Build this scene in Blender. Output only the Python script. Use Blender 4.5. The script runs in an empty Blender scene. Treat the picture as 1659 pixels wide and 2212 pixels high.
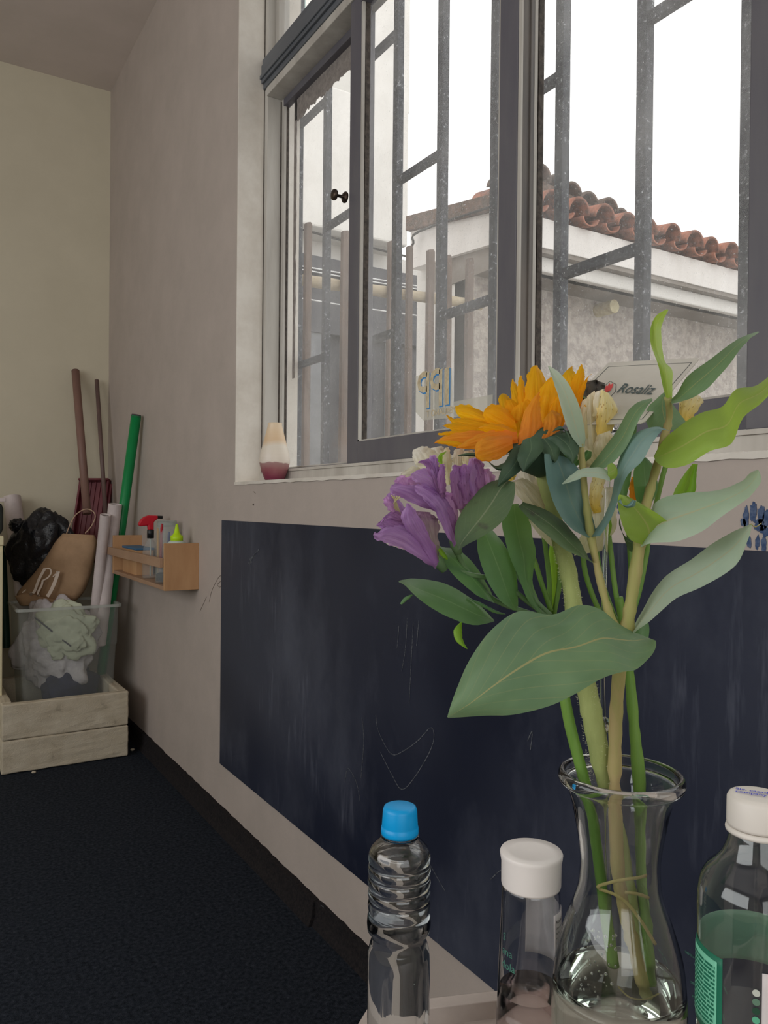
import bpy, bmesh, math, random
from mathutils import Vector as V, Matrix, noise
random.seed(7)
S = bpy.context.scene
COL = S.collection

# ------------------------------------------------------------------ camera
F = 1686.64; YAW, PIT, ROL = 0.552231, -0.00717, 0.009584
CAM = V((0, 0, 1.2))
cy, sy, cp, sp, cr, sr = math.cos(YAW), math.sin(YAW), math.cos(PIT), math.sin(PIT), math.cos(ROL), math.sin(ROL)
FW = V((sy*cp, cy*cp, sp)); R0 = V((cy, -sy, 0)); U0 = R0.cross(FW)
RT = R0*cr + U0*sr; UP = -R0*sr + U0*cr
cam = bpy.data.cameras.new('camera'); camo = bpy.data.objects.new('camera', cam); COL.objects.link(camo)
cam.sensor_fit = 'VERTICAL'; cam.sensor_height = 24; cam.lens = F*24/2212; cam.clip_start = .02; cam.clip_end = 200
camo.matrix_world = Matrix(((RT.x, UP.x, -FW.x, 0), (RT.y, UP.y, -FW.y, 0), (RT.z, UP.z, -FW.z, CAM.z), (0, 0, 0, 1)))
S.camera = camo

# ------------------------------------------------------------------ light
W = bpy.data.worlds.new('overcast_sky'); S.world = W; W.use_nodes = True
W.node_tree.nodes['Background'].inputs[0].default_value = (1, 1, .985, 1)
W.node_tree.nodes['Background'].inputs[1].default_value = 1.75
def area(name, loc, rot, sx, sy_, power, col):
    l = bpy.data.lights.new(name, 'AREA'); l.shape = 'RECTANGLE'; l.size = sx; l.size_y = sy_; l.energy = power; l.color = col
    o = bpy.data.objects.new(name, l); o.location = loc; o.rotation_euler = rot; COL.objects.link(o); return o
area('side_fill_light', (-2.95, 1.0, 2.1), (0, -math.pi/2, 0), 1.8, 3.6, 66, (.97, .985, 1))  # added fill lamp before the unseen opposite wall, which has no opening
area('rear_fill_light', (-.9, -2.45, 1.9), (math.pi/2, 0, 0), 2.8, 1.9, 34, (.97, .985, 1))  # added fill lamp behind the camera to brighten the room, no opening there
S.view_settings.view_transform = 'Standard'; S.view_settings.look = 'None'; S.view_settings.gamma = 1
S.view_settings.use_curve_mapping = False; S.view_settings.exposure = 0
S.cycles.max_bounces = 14; S.cycles.transparent_max_bounces = 24; S.cycles.transmission_bounces = 14; S.cycles.diffuse_bounces = 5
S.cycles.sample_clamp_indirect = 6

# ------------------------------------------------------------------ pixel helpers (1659 x 2212 frame)
def ray(u, v): return RT*((u-829.5)/F) - UP*((v-1106)/F) + FW
def P(u, v, d): return CAM + ray(u, v)*d
def PX(u, v, x): r = ray(u, v); return CAM + r*(x/r.x)
def PY(u, v, y): r = ray(u, v); return CAM + r*(y/r.y)
def PZ(u, v, z): r = ray(u, v); return CAM + r*((z-CAM.z)/r.z)

# ------------------------------------------------------------------ materials
def lin(c): return tuple((x/255/12.92 if x/255 <= .04045 else ((x/255+.055)/1.055)**2.4) for x in c)
def newmat(name):
    m = bpy.data.materials.new(name); m.use_nodes = True
    nt = m.node_tree; nt.nodes.clear(); out = nt.nodes.new('ShaderNodeOutputMaterial')
    return m, nt, out
def N(nt, t, **k):
    n = nt.nodes.new(t)
    for a, b in k.items():
        if a.startswith('i_'): n.inputs[int(a[2:]) if a[2:].isdigit() else a[2:].replace('_', ' ')].default_value = b
        else: setattr(n, a, b)
    return n
def ramp(nt, fac, stops):
    r = nt.nodes.new('ShaderNodeValToRGB'); e = r.color_ramp.elements
    while len(e) < len(stops): e.new(.5)
    for i, (p, c) in enumerate(stops): e[i].position = p; e[i].color = (*c, 1) if len(c) == 3 else c
    nt.links.new(fac, r.inputs[0]); return r.outputs[0]
def noise_tex(nt, scale, detail=4, rough=.6, vec=None, stretch=None):
    tc = N(nt, 'ShaderNodeTexCoord'); mp = N(nt, 'ShaderNodeMapping'); nt.links.new(tc.outputs[vec or 'Object'], mp.inputs[0])
    if stretch: mp.inputs['Scale'].default_value = stretch
    n = N(nt, 'ShaderNodeTexNoise'); n.inputs['Scale'].default_value = scale; n.inputs['Detail'].default_value = detail; n.inputs['Roughness'].default_value = rough
    nt.links.new(mp.outputs[0], n.inputs[0]); return n.outputs[0]
def bumpn(nt, h, strength, dist=.002):
    b = N(nt, 'ShaderNodeBump'); b.inputs['Strength'].default_value = strength; b.inputs['Distance'].default_value = dist
    nt.links.new(h, b.inputs['Height']); return b.outputs[0]
def solid(name, c1, c2=None, rough=.6, scale=30, bump=0, bscale=None, stretch=None, metallic=0, lo=.35, hi=.65, spec=.4, c3=None, transl=0, dist=.002, coat=0, alpha=1):
    m, nt, out = newmat(name); c1 = lin(c1); c2 = lin(c2) if c2 else c1
    p = N(nt, 'ShaderNodeBsdfPrincipled'); p.inputs['Roughness'].default_value = rough; p.inputs['Metallic'].default_value = metallic
    p.inputs['Specular IOR Level'].default_value = spec; p.inputs['Coat Weight'].default_value = coat; p.inputs['Alpha'].default_value = alpha
    nz = noise_tex(nt, scale, 5, .65, stretch=stretch)
    st = [(lo, c1), (hi, c2)]
    if c3: st.append((min(.98, hi+.12), lin(c3)))
    col = ramp(nt, nz, st); nt.links.new(col, p.inputs['Base Color'])
    if bump:
        h = noise_tex(nt, bscale or scale*3, 4, .6, stretch=stretch); nt.links.new(bumpn(nt, h, bump, dist), p.inputs['Normal'])
    sh = p.outputs[0]
    if transl:
        t = N(nt, 'ShaderNodeBsdfTranslucent'); nt.links.new(col, t.inputs[0]); mx = N(nt, 'ShaderNodeMixShader'); mx.inputs[0].default_value = transl
        nt.links.new(sh, mx.inputs[1]); nt.links.new(t.outputs[0], mx.inputs[2]); sh = mx.outputs[0]
    nt.links.new(sh, out.inputs[0]); return m
def leafmat(name, c1, c2, tr, rib=None, transl=.35, rough=.5, veins=.25, blotch=None, ribw=.018):
    """UV: x along the leaf, y across it; midrib at y=.5, side veins at an angle, light passes through"""
    m, nt, out = newmat(name); L = nt.links
    nz = noise_tex(nt, 22, 3, .6); base = ramp(nt, nz, [(.3, lin(c1)), (.7, lin(c2))])
    if blotch:
        nb = noise_tex(nt, 46, 3, .6); f = ramp(nt, nb, [(.6, (0, 0, 0)), (.7, (1, 1, 1))])
        mb = N(nt, 'ShaderNodeMix', data_type='RGBA'); L.new(f, mb.inputs[0]); L.new(base, mb.inputs[6]); mb.inputs[7].default_value = (*lin(blotch), 1); base = mb.outputs[2]
    uv = N(nt, 'ShaderNodeUVMap'); sx = N(nt, 'ShaderNodeSeparateXYZ'); L.new(uv.outputs[0], sx.inputs[0])
    def M(op, a, b=None):
        n = N(nt, 'ShaderNodeMath', operation=op)
        for i, q in enumerate((a, b)):
            if q is None: continue
            if isinstance(q, (int, float)): n.inputs[i].default_value = q
            else: L.new(q, n.inputs[i])
        return n.outputs[0]
    d = M('ABSOLUTE', M('SUBTRACT', sx.outputs[1], .5))
    ribf = M('LESS_THAN', d, ribw)
    ph = M('ADD', M('MULTIPLY', sx.outputs[0], 9.0), M('MULTIPLY', d, 7.0))
    vein = M('LESS_THAN', M('FRACT', ph), .055)
    fac = M('MAXIMUM', M('MULTIPLY', ribf, .9 if rib else .35), M('MULTIPLY', vein, veins))
    mx = N(nt, 'ShaderNodeMix', data_type='RGBA'); L.new(fac, mx.inputs[0]); L.new(base, mx.inputs[6]); mx.inputs[7].default_value = (*lin(rib or tr), 1)
    p = N(nt, 'ShaderNodeBsdfPrincipled'); p.inputs['Roughness'].default_value = rough; L.new(mx.outputs[2], p.inputs['Base Color'])
    h = M('ADD', M('MULTIPLY', M('FRACT', ph), .6), M('MULTIPLY', nz, 1.2)); L.new(bumpn(nt, h, .35, .0012), p.inputs['Normal'])
    t = N(nt, 'ShaderNodeBsdfTranslucent'); mt = N(nt, 'ShaderNodeMix', data_type='RGBA'); mt.inputs[0].default_value = .75
    L.new(mx.outputs[2], mt.inputs[6]); mt.inputs[7].default_value = (*lin(tr), 1); L.new(mt.outputs[2], t.inputs[0])
    ms = N(nt, 'ShaderNodeMixShader'); ms.inputs[0].default_value = transl; L.new(p.outputs[0], ms.inputs[1]); L.new(t.outputs[0], ms.inputs[2]); L.new(ms.outputs[0], out.inputs[0])
    return m
def petalmat(name, c1, c2, tr, transl=.5, spots=None, freq=7, streak=None):
    """colour runs from base (u=0) c2 to tip (u=1) c1, with fine lengthwise veins"""
    m, nt, out = newmat(name); L = nt.links
    uv = N(nt, 'ShaderNodeUVMap'); sx = N(nt, 'ShaderNodeSeparateXYZ'); L.new(uv.outputs[0], sx.inputs[0])
    base = ramp(nt, sx.outputs[0], [(.1, lin(c2)), (.75, lin(c1))])
    mp = N(nt, 'ShaderNodeMapping'); mp.inputs['Scale'].default_value = (1.2, freq, 1); L.new(uv.outputs[0], mp.inputs[0])
    nz = N(nt, 'ShaderNodeTexNoise'); nz.inputs['Scale'].default_value = 3; nz.inputs['Detail'].default_value = 3; L.new(mp.outputs[0], nz.inputs[0])
    f = ramp(nt, nz.outputs[0], [(.42, (0, 0, 0)), (.62, (.55, .55, .55))])
    mx = N(nt, 'ShaderNodeMix', data_type='RGBA'); L.new(f, mx.inputs[0]); L.new(base, mx.inputs[6]); mx.inputs[7].default_value = (*lin(streak or c2), 1); col = mx.outputs[2]
    if spots:
        mp2 = N(nt, 'ShaderNodeMapping'); mp2.inputs['Scale'].default_value = (7, 12, 1); L.new(uv.outputs[0], mp2.inputs[0])
        vo = N(nt, 'ShaderNodeTexVoronoi'); vo.inputs['Scale'].default_value = 1.0; L.new(mp2.outputs[0], vo.inputs[0])
        g = ramp(nt, vo.outputs[0], [(.16, (1, 1, 1)), (.2, (0, 0, 0))])
        m3 = N(nt, 'ShaderNodeMix', data_type='RGBA'); L.new(g, m3.inputs[0]); L.new(col, m3.inputs[6]); m3.inputs[7].default_value = (*lin(spots), 1); col = m3.outputs[2]
    p = N(nt, 'ShaderNodeBsdfPrincipled'); p.inputs['Roughness'].default_value = .5; p.inputs['Specular IOR Level'].default_value = .25; L.new(col, p.inputs['Base Color'])
    L.new(bumpn(nt, nz.outputs[0], .5, .0015), p.inputs['Normal'])
    t = N(nt, 'ShaderNodeBsdfTranslucent'); mt = N(nt, 'ShaderNodeMix', data_type='RGBA'); mt.inputs[0].default_value = .5
    L.new(col, mt.inputs[6]); mt.inputs[7].default_value = (*lin(tr), 1); L.new(mt.outputs[2], t.inputs[0])
    ms = N(nt, 'ShaderNodeMixShader'); ms.inputs[0].default_value = transl; L.new(p.outputs[0], ms.inputs[1]); L.new(t.outputs[0], ms.inputs[2]); L.new(ms.outputs[0], out.inputs[0])
    return m
def glassmat(name, col=(1, 1, 1), ior=1.5, rough=0.0, smear=0):
    m, nt, out = newmat(name); g = N(nt, 'ShaderNodeBsdfGlass'); g.inputs[0].default_value = (*col, 1); g.inputs['IOR'].default_value = ior; g.inputs['Roughness'].default_value = rough
    sh = g.outputs[0]
    if smear:
        d = N(nt, 'ShaderNodeBsdfPrincipled'); d.inputs['Base Color'].default_value = (.75, .78, .76, 1); d.inputs['Roughness'].default_value = .8
        f = ramp(nt, noise_tex(nt, 14, 5, .7), [(.35, (0, 0, 0)), (.75, (smear,)*3)]); mx = N(nt, 'ShaderNodeMixShader')
        nt.links.new(f, mx.inputs[0]); nt.links.new(sh, mx.inputs[1]); nt.links.new(d.outputs[0], mx.inputs[2]); sh = mx.outputs[0]
    nt.links.new(sh, out.inputs[0]); return m
def panemat(name, dust_lo, dust_hi, tint=(1, 1, 1)):
    """thin window glass: clear, mirror-like share, dusty film with specks and streaks that scatters daylight"""
    m, nt, out = newmat(name); L = nt.links
    tr = N(nt, 'ShaderNodeBsdfTransparent'); tr.inputs[0].default_value = (*tint, 1)
    gl = N(nt, 'ShaderNodeBsdfGlossy'); gl.inputs['Roughness'].default_value = .03
    mg = N(nt, 'ShaderNodeMixShader'); mg.inputs[0].default_value = .045; L.new(tr.outputs[0], mg.inputs[1]); L.new(gl.outputs[0], mg.inputs[2])
    tl = N(nt, 'ShaderNodeBsdfTranslucent'); tl.inputs[0].default_value = (.93, .92, .9, 1)
    df = N(nt, 'ShaderNodeBsdfDiffuse'); df.inputs[0].default_value = (.8, .79, .77, 1)
    md = N(nt, 'ShaderNodeMixShader'); md.inputs[0].default_value = .35; L.new(tl.outputs[0], md.inputs[1]); L.new(df.outputs[0], md.inputs[2])
    f1 = ramp(nt, noise_tex(nt, 3.5, 6, .7), [(.3, (dust_lo,)*3), (.75, (dust_hi,)*3)])
    f2 = ramp(nt, noise_tex(nt, 260, 2, .5), [(.66, (0, 0, 0)), (.74, (.5, .5, .5))])
    f3 = ramp(nt, noise_tex(nt, 60, 3, .6, stretch=(1, 1.6, .18)), [(.66, (0, 0, 0)), (.8, (.3, .3, .3))])
    a = N(nt, 'ShaderNodeMath', operation='MAXIMUM'); L.new(f1, a.inputs[0]); L.new(f2, a.inputs[1])
    b = N(nt, 'ShaderNodeMath', operation='MAXIMUM'); L.new(a.outputs[0], b.inputs[0]); L.new(f3, b.inputs[1])
    ms = N(nt, 'ShaderNodeMixShader'); L.new(b.outputs[0], ms.inputs[0]); L.new(mg.outputs[0], ms.inputs[1]); L.new(md.outputs[0], ms.inputs[2]); L.new(ms.outputs[0], out.inputs[0])
    return m
def clearplastic(name, tint, mixf, dust=(.8, .8, .8)):
    """thin translucent plastic sheet"""
    m, nt, out = newmat(name); L = nt.links
    tr = N(nt, 'ShaderNodeBsdfTransparent'); tr.inputs[0].default_value = (*tint, 1)
    p = N(nt, 'ShaderNodeBsdfPrincipled'); p.inputs['Base Color'].default_value = (*dust, 1); p.inputs['Roughness'].default_value = .25
    ms = N(nt, 'ShaderNodeMixShader'); ms.inputs[0].default_value = mixf; L.new(tr.outputs[0], ms.inputs[1]); L.new(p.outputs[0], ms.inputs[2]); L.new(ms.outputs[0], out.inputs[0]); return m

M = {}
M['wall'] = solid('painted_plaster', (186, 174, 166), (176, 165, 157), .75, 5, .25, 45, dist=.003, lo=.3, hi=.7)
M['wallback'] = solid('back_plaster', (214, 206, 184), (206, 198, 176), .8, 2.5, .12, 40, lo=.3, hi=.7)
M['ceil'] = solid('ceiling_paint', (216, 204, 198), (208, 197, 190), .9, 2, .1)
M['reveal'] = solid('reveal_paint', (228, 222, 212), (205, 196, 184), .7, 6, .3, 30, lo=.4, hi=.75)
M['carpet'] = solid('charcoal_carpet', (26, 30, 38), (56, 62, 72), .95, 90, 1.0, 300, spec=.1, dist=.006, c3=(84, 88, 96))
M['carpetedge'] = solid('carpet_upstand', (34, 33, 36), (52, 48, 48), .95, 120, 1.0, 320, spec=.1, dist=.004)
M['frame'] = solid('grey_aluminium', (104, 102, 106), (92, 90, 98), .45, 8, .05, 60, metallic=.0, stretch=(1, 1, .2))
M['frameb'] = solid('blue_grey_aluminium', (104, 108, 114), (90, 94, 100), .4, 8, stretch=(1, .2, 1))
M['framelight'] = solid('pale_aluminium', (196, 192, 184), (168, 162, 154), .5, 9, .1, 50, stretch=(1, 1, .15))
M['seal'] = solid('dirty_rubber_seal', (62, 56, 52), (96, 88, 80), .85, 60, .4, 200, lo=.4, hi=.7)
M['channel'] = solid('brown_grey_channel', (120, 112, 104), (88, 84, 82), .5, 14, .1, 60, stretch=(1, 1, .12))
M['bars'] = solid('weathered_grille_steel', (44, 47, 56), (66, 70, 78), .7, 90, .5, 220, c3=(190, 194, 198), lo=.42, hi=.60)
M['pane'] = panemat('dusty_pane', .05, .17)
M['paneR'] = panemat('speckled_pane', .03, .20)
M['board'] = None

# ------------------------------------------------------------------ mesh helpers
class MB:
    def __init__(s): s.v = []; s.f = []; s.uv = {}
    def add(s, vs, fs, uvs=None):
        o = len(s.v); s.v += [V(q) for q in vs]; s.f += [tuple(i+o for i in f) for f in fs]
        if uvs:
            for i, q in enumerate(uvs): s.uv[o+i] = q
        return s
    def box(s, a, b, ax=None, org=None):
        vs = [V((x, y, z)) for x in (a[0], b[0]) for y in (a[1], b[1]) for z in (a[2], b[2])]
        if ax: vs = [V(org) + ax[0]*q.x + ax[1]*q.y + ax[2]*q.z for q in vs]
        return s.add(vs, [(0, 1, 3, 2), (4, 6, 7, 5), (0, 4, 5, 1), (2, 3, 7, 6), (0, 2, 6, 4), (1, 5, 7, 3)])
    def tube(s, pts, r, n=10, cap=True, flat=1.0):
        pts = [V(p) for p in pts]; m = len(pts); rr = r if isinstance(r, (list, tuple)) else [r]*m
        prev = None; rings = []
        for i, p in enumerate(pts):
            t = (pts[min(i+1, m-1)]-pts[max(i-1, 0)]).normalized()
            a = prev if prev else (V((0, 0, 1)) if abs(t.z) < .9 else V((1, 0, 0)))
            x = (a - t*a.dot(t)).normalized(); y = t.cross(x); prev = x
            rings.append([p + (x*math.cos(2*math.pi*k/n) + y*flat*math.sin(2*math.pi*k/n))*rr[i] for k in range(n)])
        vs = [q for r_ in rings for q in r_]
        fs = [(i*n+k, i*n+(k+1) % n, (i+1)*n+(k+1) % n, (i+1)*n+k) for i in range(m-1) for k in range(n)]
        if cap: fs += [tuple(range(n-1, -1, -1)), tuple((m-1)*n+k for k in range(n))]
        return s.add(vs, fs)
    def lathe(s, prof, c, n=48, closed=False, ax=None, mod=None):
        c = V(c); X, Y, Z = ax or (V((1, 0, 0)), V((0, 1, 0)), V((0, 0, 1)))
        vs = []; m = len(prof)
        for r, z in prof:
            for k in range(n):
                a = 2*math.pi*k/n; q = r*(mod(a, z) if mod else 1)
                vs.append(c + X*q*math.cos(a) + Y*q*math.sin(a) + Z*z)
        rng = m if closed else m-1
        fs = [(i*n+k, i*n+(k+1) % n, ((i+1) % m)*n+(k+1) % n, ((i+1) % m)*n+k) for i in range(rng) for k in range(n)]
        if not closed: fs += [tuple(range(n-1, -1, -1)), tuple((m-1)*n+k for k in range(n))]
        return s.add(vs, fs)
    def poly(s, pts, h):
        """prism: outline pts (3D), extruded by vector h"""
        n = len(pts); vs = [V(p) for p in pts] + [V(p)+V(h) for p in pts]
        return s.add(vs, [tuple(range(n-1, -1, -1)), tuple(range(n, 2*n))] + [(i, (i+1) % n, n+(i+1) % n, n+i) for i in range(n)])

def crom(pts, k):
    """Catmull-Rom through lists of equal-length tuples"""
    out = []; n = len(pts)
    for i in range(n-1):
        p0, p1, p2, p3 = pts[max(i-1, 0)], pts[i], pts[i+1], pts[min(i+2, n-1)]
        for j in range(k):
            t = j/k; t2 = t*t; t3 = t2*t
            out.append(tuple(.5*((2*b)+(-a+c)*t+(2*a-5*b+4*c-d)*t2+(-a+3*b-3*c+d)*t3) for a, b, c, d in zip(p0, p1, p2, p3)))
    out.append(tuple(pts[-1])); return out
def sm(pts, k=4): return [V(q) for q in crom([tuple(p) for p in pts], k)]

ORG = {}
def tag(o, label=None, cat=None, group=None, kind=None):
    if label: o['label'] = label
    if cat: o['category'] = cat
    if group: o['group'] = group
    if kind: o['kind'] = kind
    return o
def root(name, loc, label, cat, group=None):
    o = bpy.data.objects.new(name, None); COL.objects.link(o); o.location = loc; o.empty_display_size = .05
    ORG[o] = V(loc); return tag(o, label, cat, group)
def mesh(name, mb, mat, parent=None, smooth=False, label=None, bevel=0, bseg=2, thick=0, sub=0, loc=None, kind=None):
    org = ORG[parent] if parent else (V(loc) if loc is not None else V((0, 0, 0)))
    if not parent and loc is None:
        mn = V([min(q[i] for q in mb.v) for i in range(3)]); mx = V([max(q[i] for q in mb.v) for i in range(3)]); org = V(((mn.x+mx.x)/2, (mn.y+mx.y)/2, mn.z))
    me = bpy.data.meshes.new(name); me.from_pydata([tuple(q-org) for q in mb.v], [], mb.f)
    if mb.uv:
        ul = me.uv_layers.new(name='UVMap')
        for lp in me.loops: ul.data[lp.index].uv = mb.uv.get(lp.vertex_index, (0, 0))
    bm = bmesh.new(); bm.from_mesh(me); bmesh.ops.recalc_face_normals(bm, faces=bm.faces); bm.to_mesh(me); bm.free()
    if smooth: me.polygons.foreach_set('use_smooth', [True]*len(me.polygons))
    me.materials.append(mat)
    o = bpy.data.objects.new(name, me); COL.objects.link(o); ORG[o] = org
    if parent: o.parent = parent
    else: o.location = org
    if bevel:
        b = o.modifiers.new('bevel', 'BEVEL'); b.width = bevel; b.segments = bseg; b.limit_method = 'ANGLE'; b.angle_limit = .7
        if not smooth: me.polygons.foreach_set('use_smooth', [False]*len(me.polygons))
    if sub: q = o.modifiers.new('subdivision', 'SUBSURF'); q.levels = sub; q.render_levels = sub
    if thick: q = o.modifiers.new('thickness', 'SOLIDIFY'); q.thickness = thick; q.offset = 0
    if label: o['label'] = label
    if kind: o['kind'] = kind
    return o
def struct(name, mb, mat, **k): return mesh(name, mb, mat, kind='structure', **k)
def bx(a, b): return MB().box(a, b)

def sheet(st, dA, dB, sl=0, b=0, wav=0, m=8, k=5, curl=0, midu=None, fold=False, ruf=.35):
    """leaf or petal surface. st: (uL,vL,uR,vR[,dd]) cross-sections from base to tip; depth dA at base to dB at tip,
    sl = extra depth at right edge relative to left, b = bulge of the middle towards the viewer, curl = arch along the length"""
    st = [tuple(s) if len(s) == 5 else (*s, 0) for s in st]
    rows = crom(st, k); n = len(rows); vs = []; uv = []
    ph = random.uniform(0, 6)
    for i, (ul, vl, ur, vr, dd) in enumerate(rows):
        t = i/(n-1); d = dA + (dB-dA)*t + dd - curl*4*t*(1-t)
        for j in range(m+1):
            w = j/m; x = 2*w-1
            prof = (1-abs(x)) if fold else (1-x*x)
            dep = d + sl*x*.5 - b*prof + wav*math.sin(ph+t*13+x*2.2)*abs(x)
            wpx = math.hypot(ur-ul, vr-vl); q = V((t*5+ph*9, w*2.2, ph)); ru = ruf*wpx/60
            dep += ru*.0022*noise.noise(q*1.6)*(.4+abs(x)) + ru*.0009*math.cos(w*26+ph) * (1-abs(x)*.3) * math.sin(math.pi*min(t*1.1, 1))
            ex = ruf*3.2*noise.noise(V((t*11+ph, 3*x, ph)))*abs(x)**3*(1 if 0 < i < n-1 else 0); dx, dy = (ur-ul)/(wpx+1e-6), (vr-vl)/(wpx+1e-6)
            vs.append(P(ul+(ur-ul)*w+dx*ex, vl+(vr-vl)*w+dy*ex, dep)); uv.append((t, w))
    fs = [(i*(m+1)+j, i*(m+1)+j+1, (i+1)*(m+1)+j+1, (i+1)*(m+1)+j) for i in range(n-1) for j in range(m)]
    return MB().add(vs, fs, uv)
def blade(root_, name, mat, st, dA, dB, label=None, thick=0, **k):
    thick = 0
    return mesh(name, sheet(st, dA, dB, **k), mat, root_, smooth=True, label=label, thick=thick)
def stem(root_, name, mat, pts, r, n=10, kk=5, label=None, knob=0):
    """pts: (u,v,d); r in metres, one or per point"""
    rr = r if isinstance(r, (list, tuple)) else [r]*len(pts)
    q = crom([(*P(*p), a) for p, a in zip(pts, rr)], kk)
    rads = [a[3]*(1+knob*noise.noise(V((i*.7, a[3]*900, 0)))) for i, a in enumerate(q)]
    return mesh(name, MB().tube([a[:3] for a in q], rads, n), mat, root_, smooth=True, label=label)
def textmesh(name, s, org, X, Y, h, mat, parent=None, off=0, shear=0, spacing=1, label=None, flip=False, bold=0):
    """lettering laid on a plane: org = lower left, X/Y unit axes, h = capital height"""
    c = bpy.data.curves.new('txt', 'FONT'); c.body = s; c.size = 1; c.shear = shear; c.space_character = spacing; c.offset = bold; c.resolution_u = 3
    t = bpy.data.objects.new('txt', c); COL.objects.link(t); dg = bpy.context.evaluated_depsgraph_get(); me = bpy.data.meshes.new_from_object(t.evaluated_get(dg))
    bpy.data.objects.remove(t); X, Y = V(X), V(Y); Z = X.cross(Y).normalized()*off; k = h/.7
    mb = MB(); mb.add([V(org)+X*(v.co.x*k)+Y*(v.co.y*k)+Z for v in me.vertices], [tuple(p.vertices) for p in me.polygons]); bpy.data.meshes.remove(me)
    return mesh(name, mb, mat, parent, label=label)
def blob(c, rx, ry, rz, sub=4, amp=.2, fr=3, ridge=True, seed=0, ax=None, fn=None):
    bm = bmesh.new(); bmesh.ops.create_icosphere(bm, subdivisions=sub, radius=1); mb = MB()
    X, Y, Z = ax or (V((1, 0, 0)), V((0, 1, 0)), V((0, 0, 1))); vs = []
    for v in bm.verts:
        q = v.co; s_ = V((seed*3.1, seed*1.7, seed))
        nn = noise.noise(q*fr+s_); n2 = noise.noise(q*fr*2.3+s_*2); dd = (abs(nn)*1.6-.3 if ridge else nn)+.5*(abs(n2) if ridge else n2)
        r = 1+amp*dd; w = q*r
        if fn: w = fn(w)
        vs.append(V(c)+X*w.x*rx+Y*w.y*ry+Z*w.z*rz)
    mb.add(vs, [tuple(v.index for v in f.verts) for f in bm.faces]); bm.free(); return mb
def ellipsoid_loft(st, d0, th, k=4, m=16):
    """closed bag-like body from pixel cross-sections (uL,vL,uR,vR,[dd]); th = thickness in depth"""
    st = [tuple(s) if len(s) == 5 else (*s, 0) for s in st]; rows = crom(st, k); n = len(rows); vs = []
    for i, (ul, vl, ur, vr, dd) in enumerate(rows):
        t = i/(n-1); e = math.sin(math.pi*min(max(t, .04), .97))**.5
        for j in range(m):
            a = 2*math.pi*j/m; w = .5-.5*math.cos(a); s_ = math.sin(a); s_ = math.copysign(abs(s_)**.7, s_)
            vs.append(P(ul+(ur-ul)*w, vl+(vr-vl)*w, d0+dd-th*.5*s_*e + .008*noise.noise(V((w*6, t*7, s_)))))
    fs = [(i*m+j, i*m+(j+1) % m, (i+1)*m+(j+1) % m, (i+1)*m+j) for i in range(n-1) for j in range(m)] + [tuple(range(m)), tuple((n-1)*m+j for j in range(m-1, -1, -1))]
    return MB().add(vs, fs)

# ================================================================== the room
# chalkboard paint with wiped smudges
def boardmat():
    m, nt, out = newmat('blackboard_paint'); L = nt.links
    base = ramp(nt, noise_tex(nt, 1.7, 3, .6), [(.3, lin((22, 27, 45))), (.7, lin((31, 37, 56)))])
    sm_ = ramp(nt, noise_tex(nt, 2.3, 6, .68, stretch=(1, 1, .6)), [(.50, (0, 0, 0)), (.72, (.30, .30, .30))])
    st = ramp(nt, noise_tex(nt, 34, 4, .7, stretch=(1, 1, .12)), [(.52, (0, 0, 0)), (.7, (.42, .42, .42))])
    gate = ramp(nt, noise_tex(nt, 2.1, 3, .6), [(.5, (0, 0, 0)), (.62, (1, 1, 1))])
    film = ramp(nt, noise_tex(nt, 1.1, 2, .5), [(.42, (0, 0, 0)), (.62, (.24, .24, .25))])  # chalk film that also paints the board's gloss haze into its colour
    mu = N(nt, 'ShaderNodeMath', operation='MULTIPLY'); L.new(st, mu.inputs[0]); L.new(gate, mu.inputs[1])
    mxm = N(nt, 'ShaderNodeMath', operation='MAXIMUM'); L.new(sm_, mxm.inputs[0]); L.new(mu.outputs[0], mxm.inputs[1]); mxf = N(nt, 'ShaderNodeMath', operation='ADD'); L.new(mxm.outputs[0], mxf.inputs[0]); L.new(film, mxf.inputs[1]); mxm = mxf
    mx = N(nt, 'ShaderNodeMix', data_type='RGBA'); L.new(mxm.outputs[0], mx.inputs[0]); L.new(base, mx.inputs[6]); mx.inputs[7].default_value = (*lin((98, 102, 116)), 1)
    p = N(nt, 'ShaderNodeBsdfPrincipled'); L.new(mx.outputs[2], p.inputs['Base Color']); p.inputs['Roughness'].default_value = .5; p.inputs['Specular IOR Level'].default_value = .3
    L.new(bumpn(nt, noise_tex(nt, 120, 3, .6), .15, .001), p.inputs['Normal']); L.new(p.outputs[0], out.inputs[0]); return m
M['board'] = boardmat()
WX, BY, CZ = 1.02, 4.735, 3.6            # inner face of the window wall, back wall, ceiling
YA, YZ, ZS, ZT = 2.68, -.62, 1.28, 3.25  # window opening: far jamb, near jamb, sill, head
struct('floor', bx((-3.1, -2.6, -.1), (1.3, 4.9, 0)), M['carpet'])
struct('ceiling', bx((-3.1, -2.6, CZ), (1.3, 4.9, CZ+.15)), M['ceil'])
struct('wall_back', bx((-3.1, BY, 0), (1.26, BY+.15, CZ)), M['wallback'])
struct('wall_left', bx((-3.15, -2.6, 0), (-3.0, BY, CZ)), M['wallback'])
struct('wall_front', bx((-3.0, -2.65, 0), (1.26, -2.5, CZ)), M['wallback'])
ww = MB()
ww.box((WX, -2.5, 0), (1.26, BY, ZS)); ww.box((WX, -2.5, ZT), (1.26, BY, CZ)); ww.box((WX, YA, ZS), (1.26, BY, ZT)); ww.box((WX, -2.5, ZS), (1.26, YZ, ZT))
struct('wall_window', ww, M['wall'])
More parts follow.
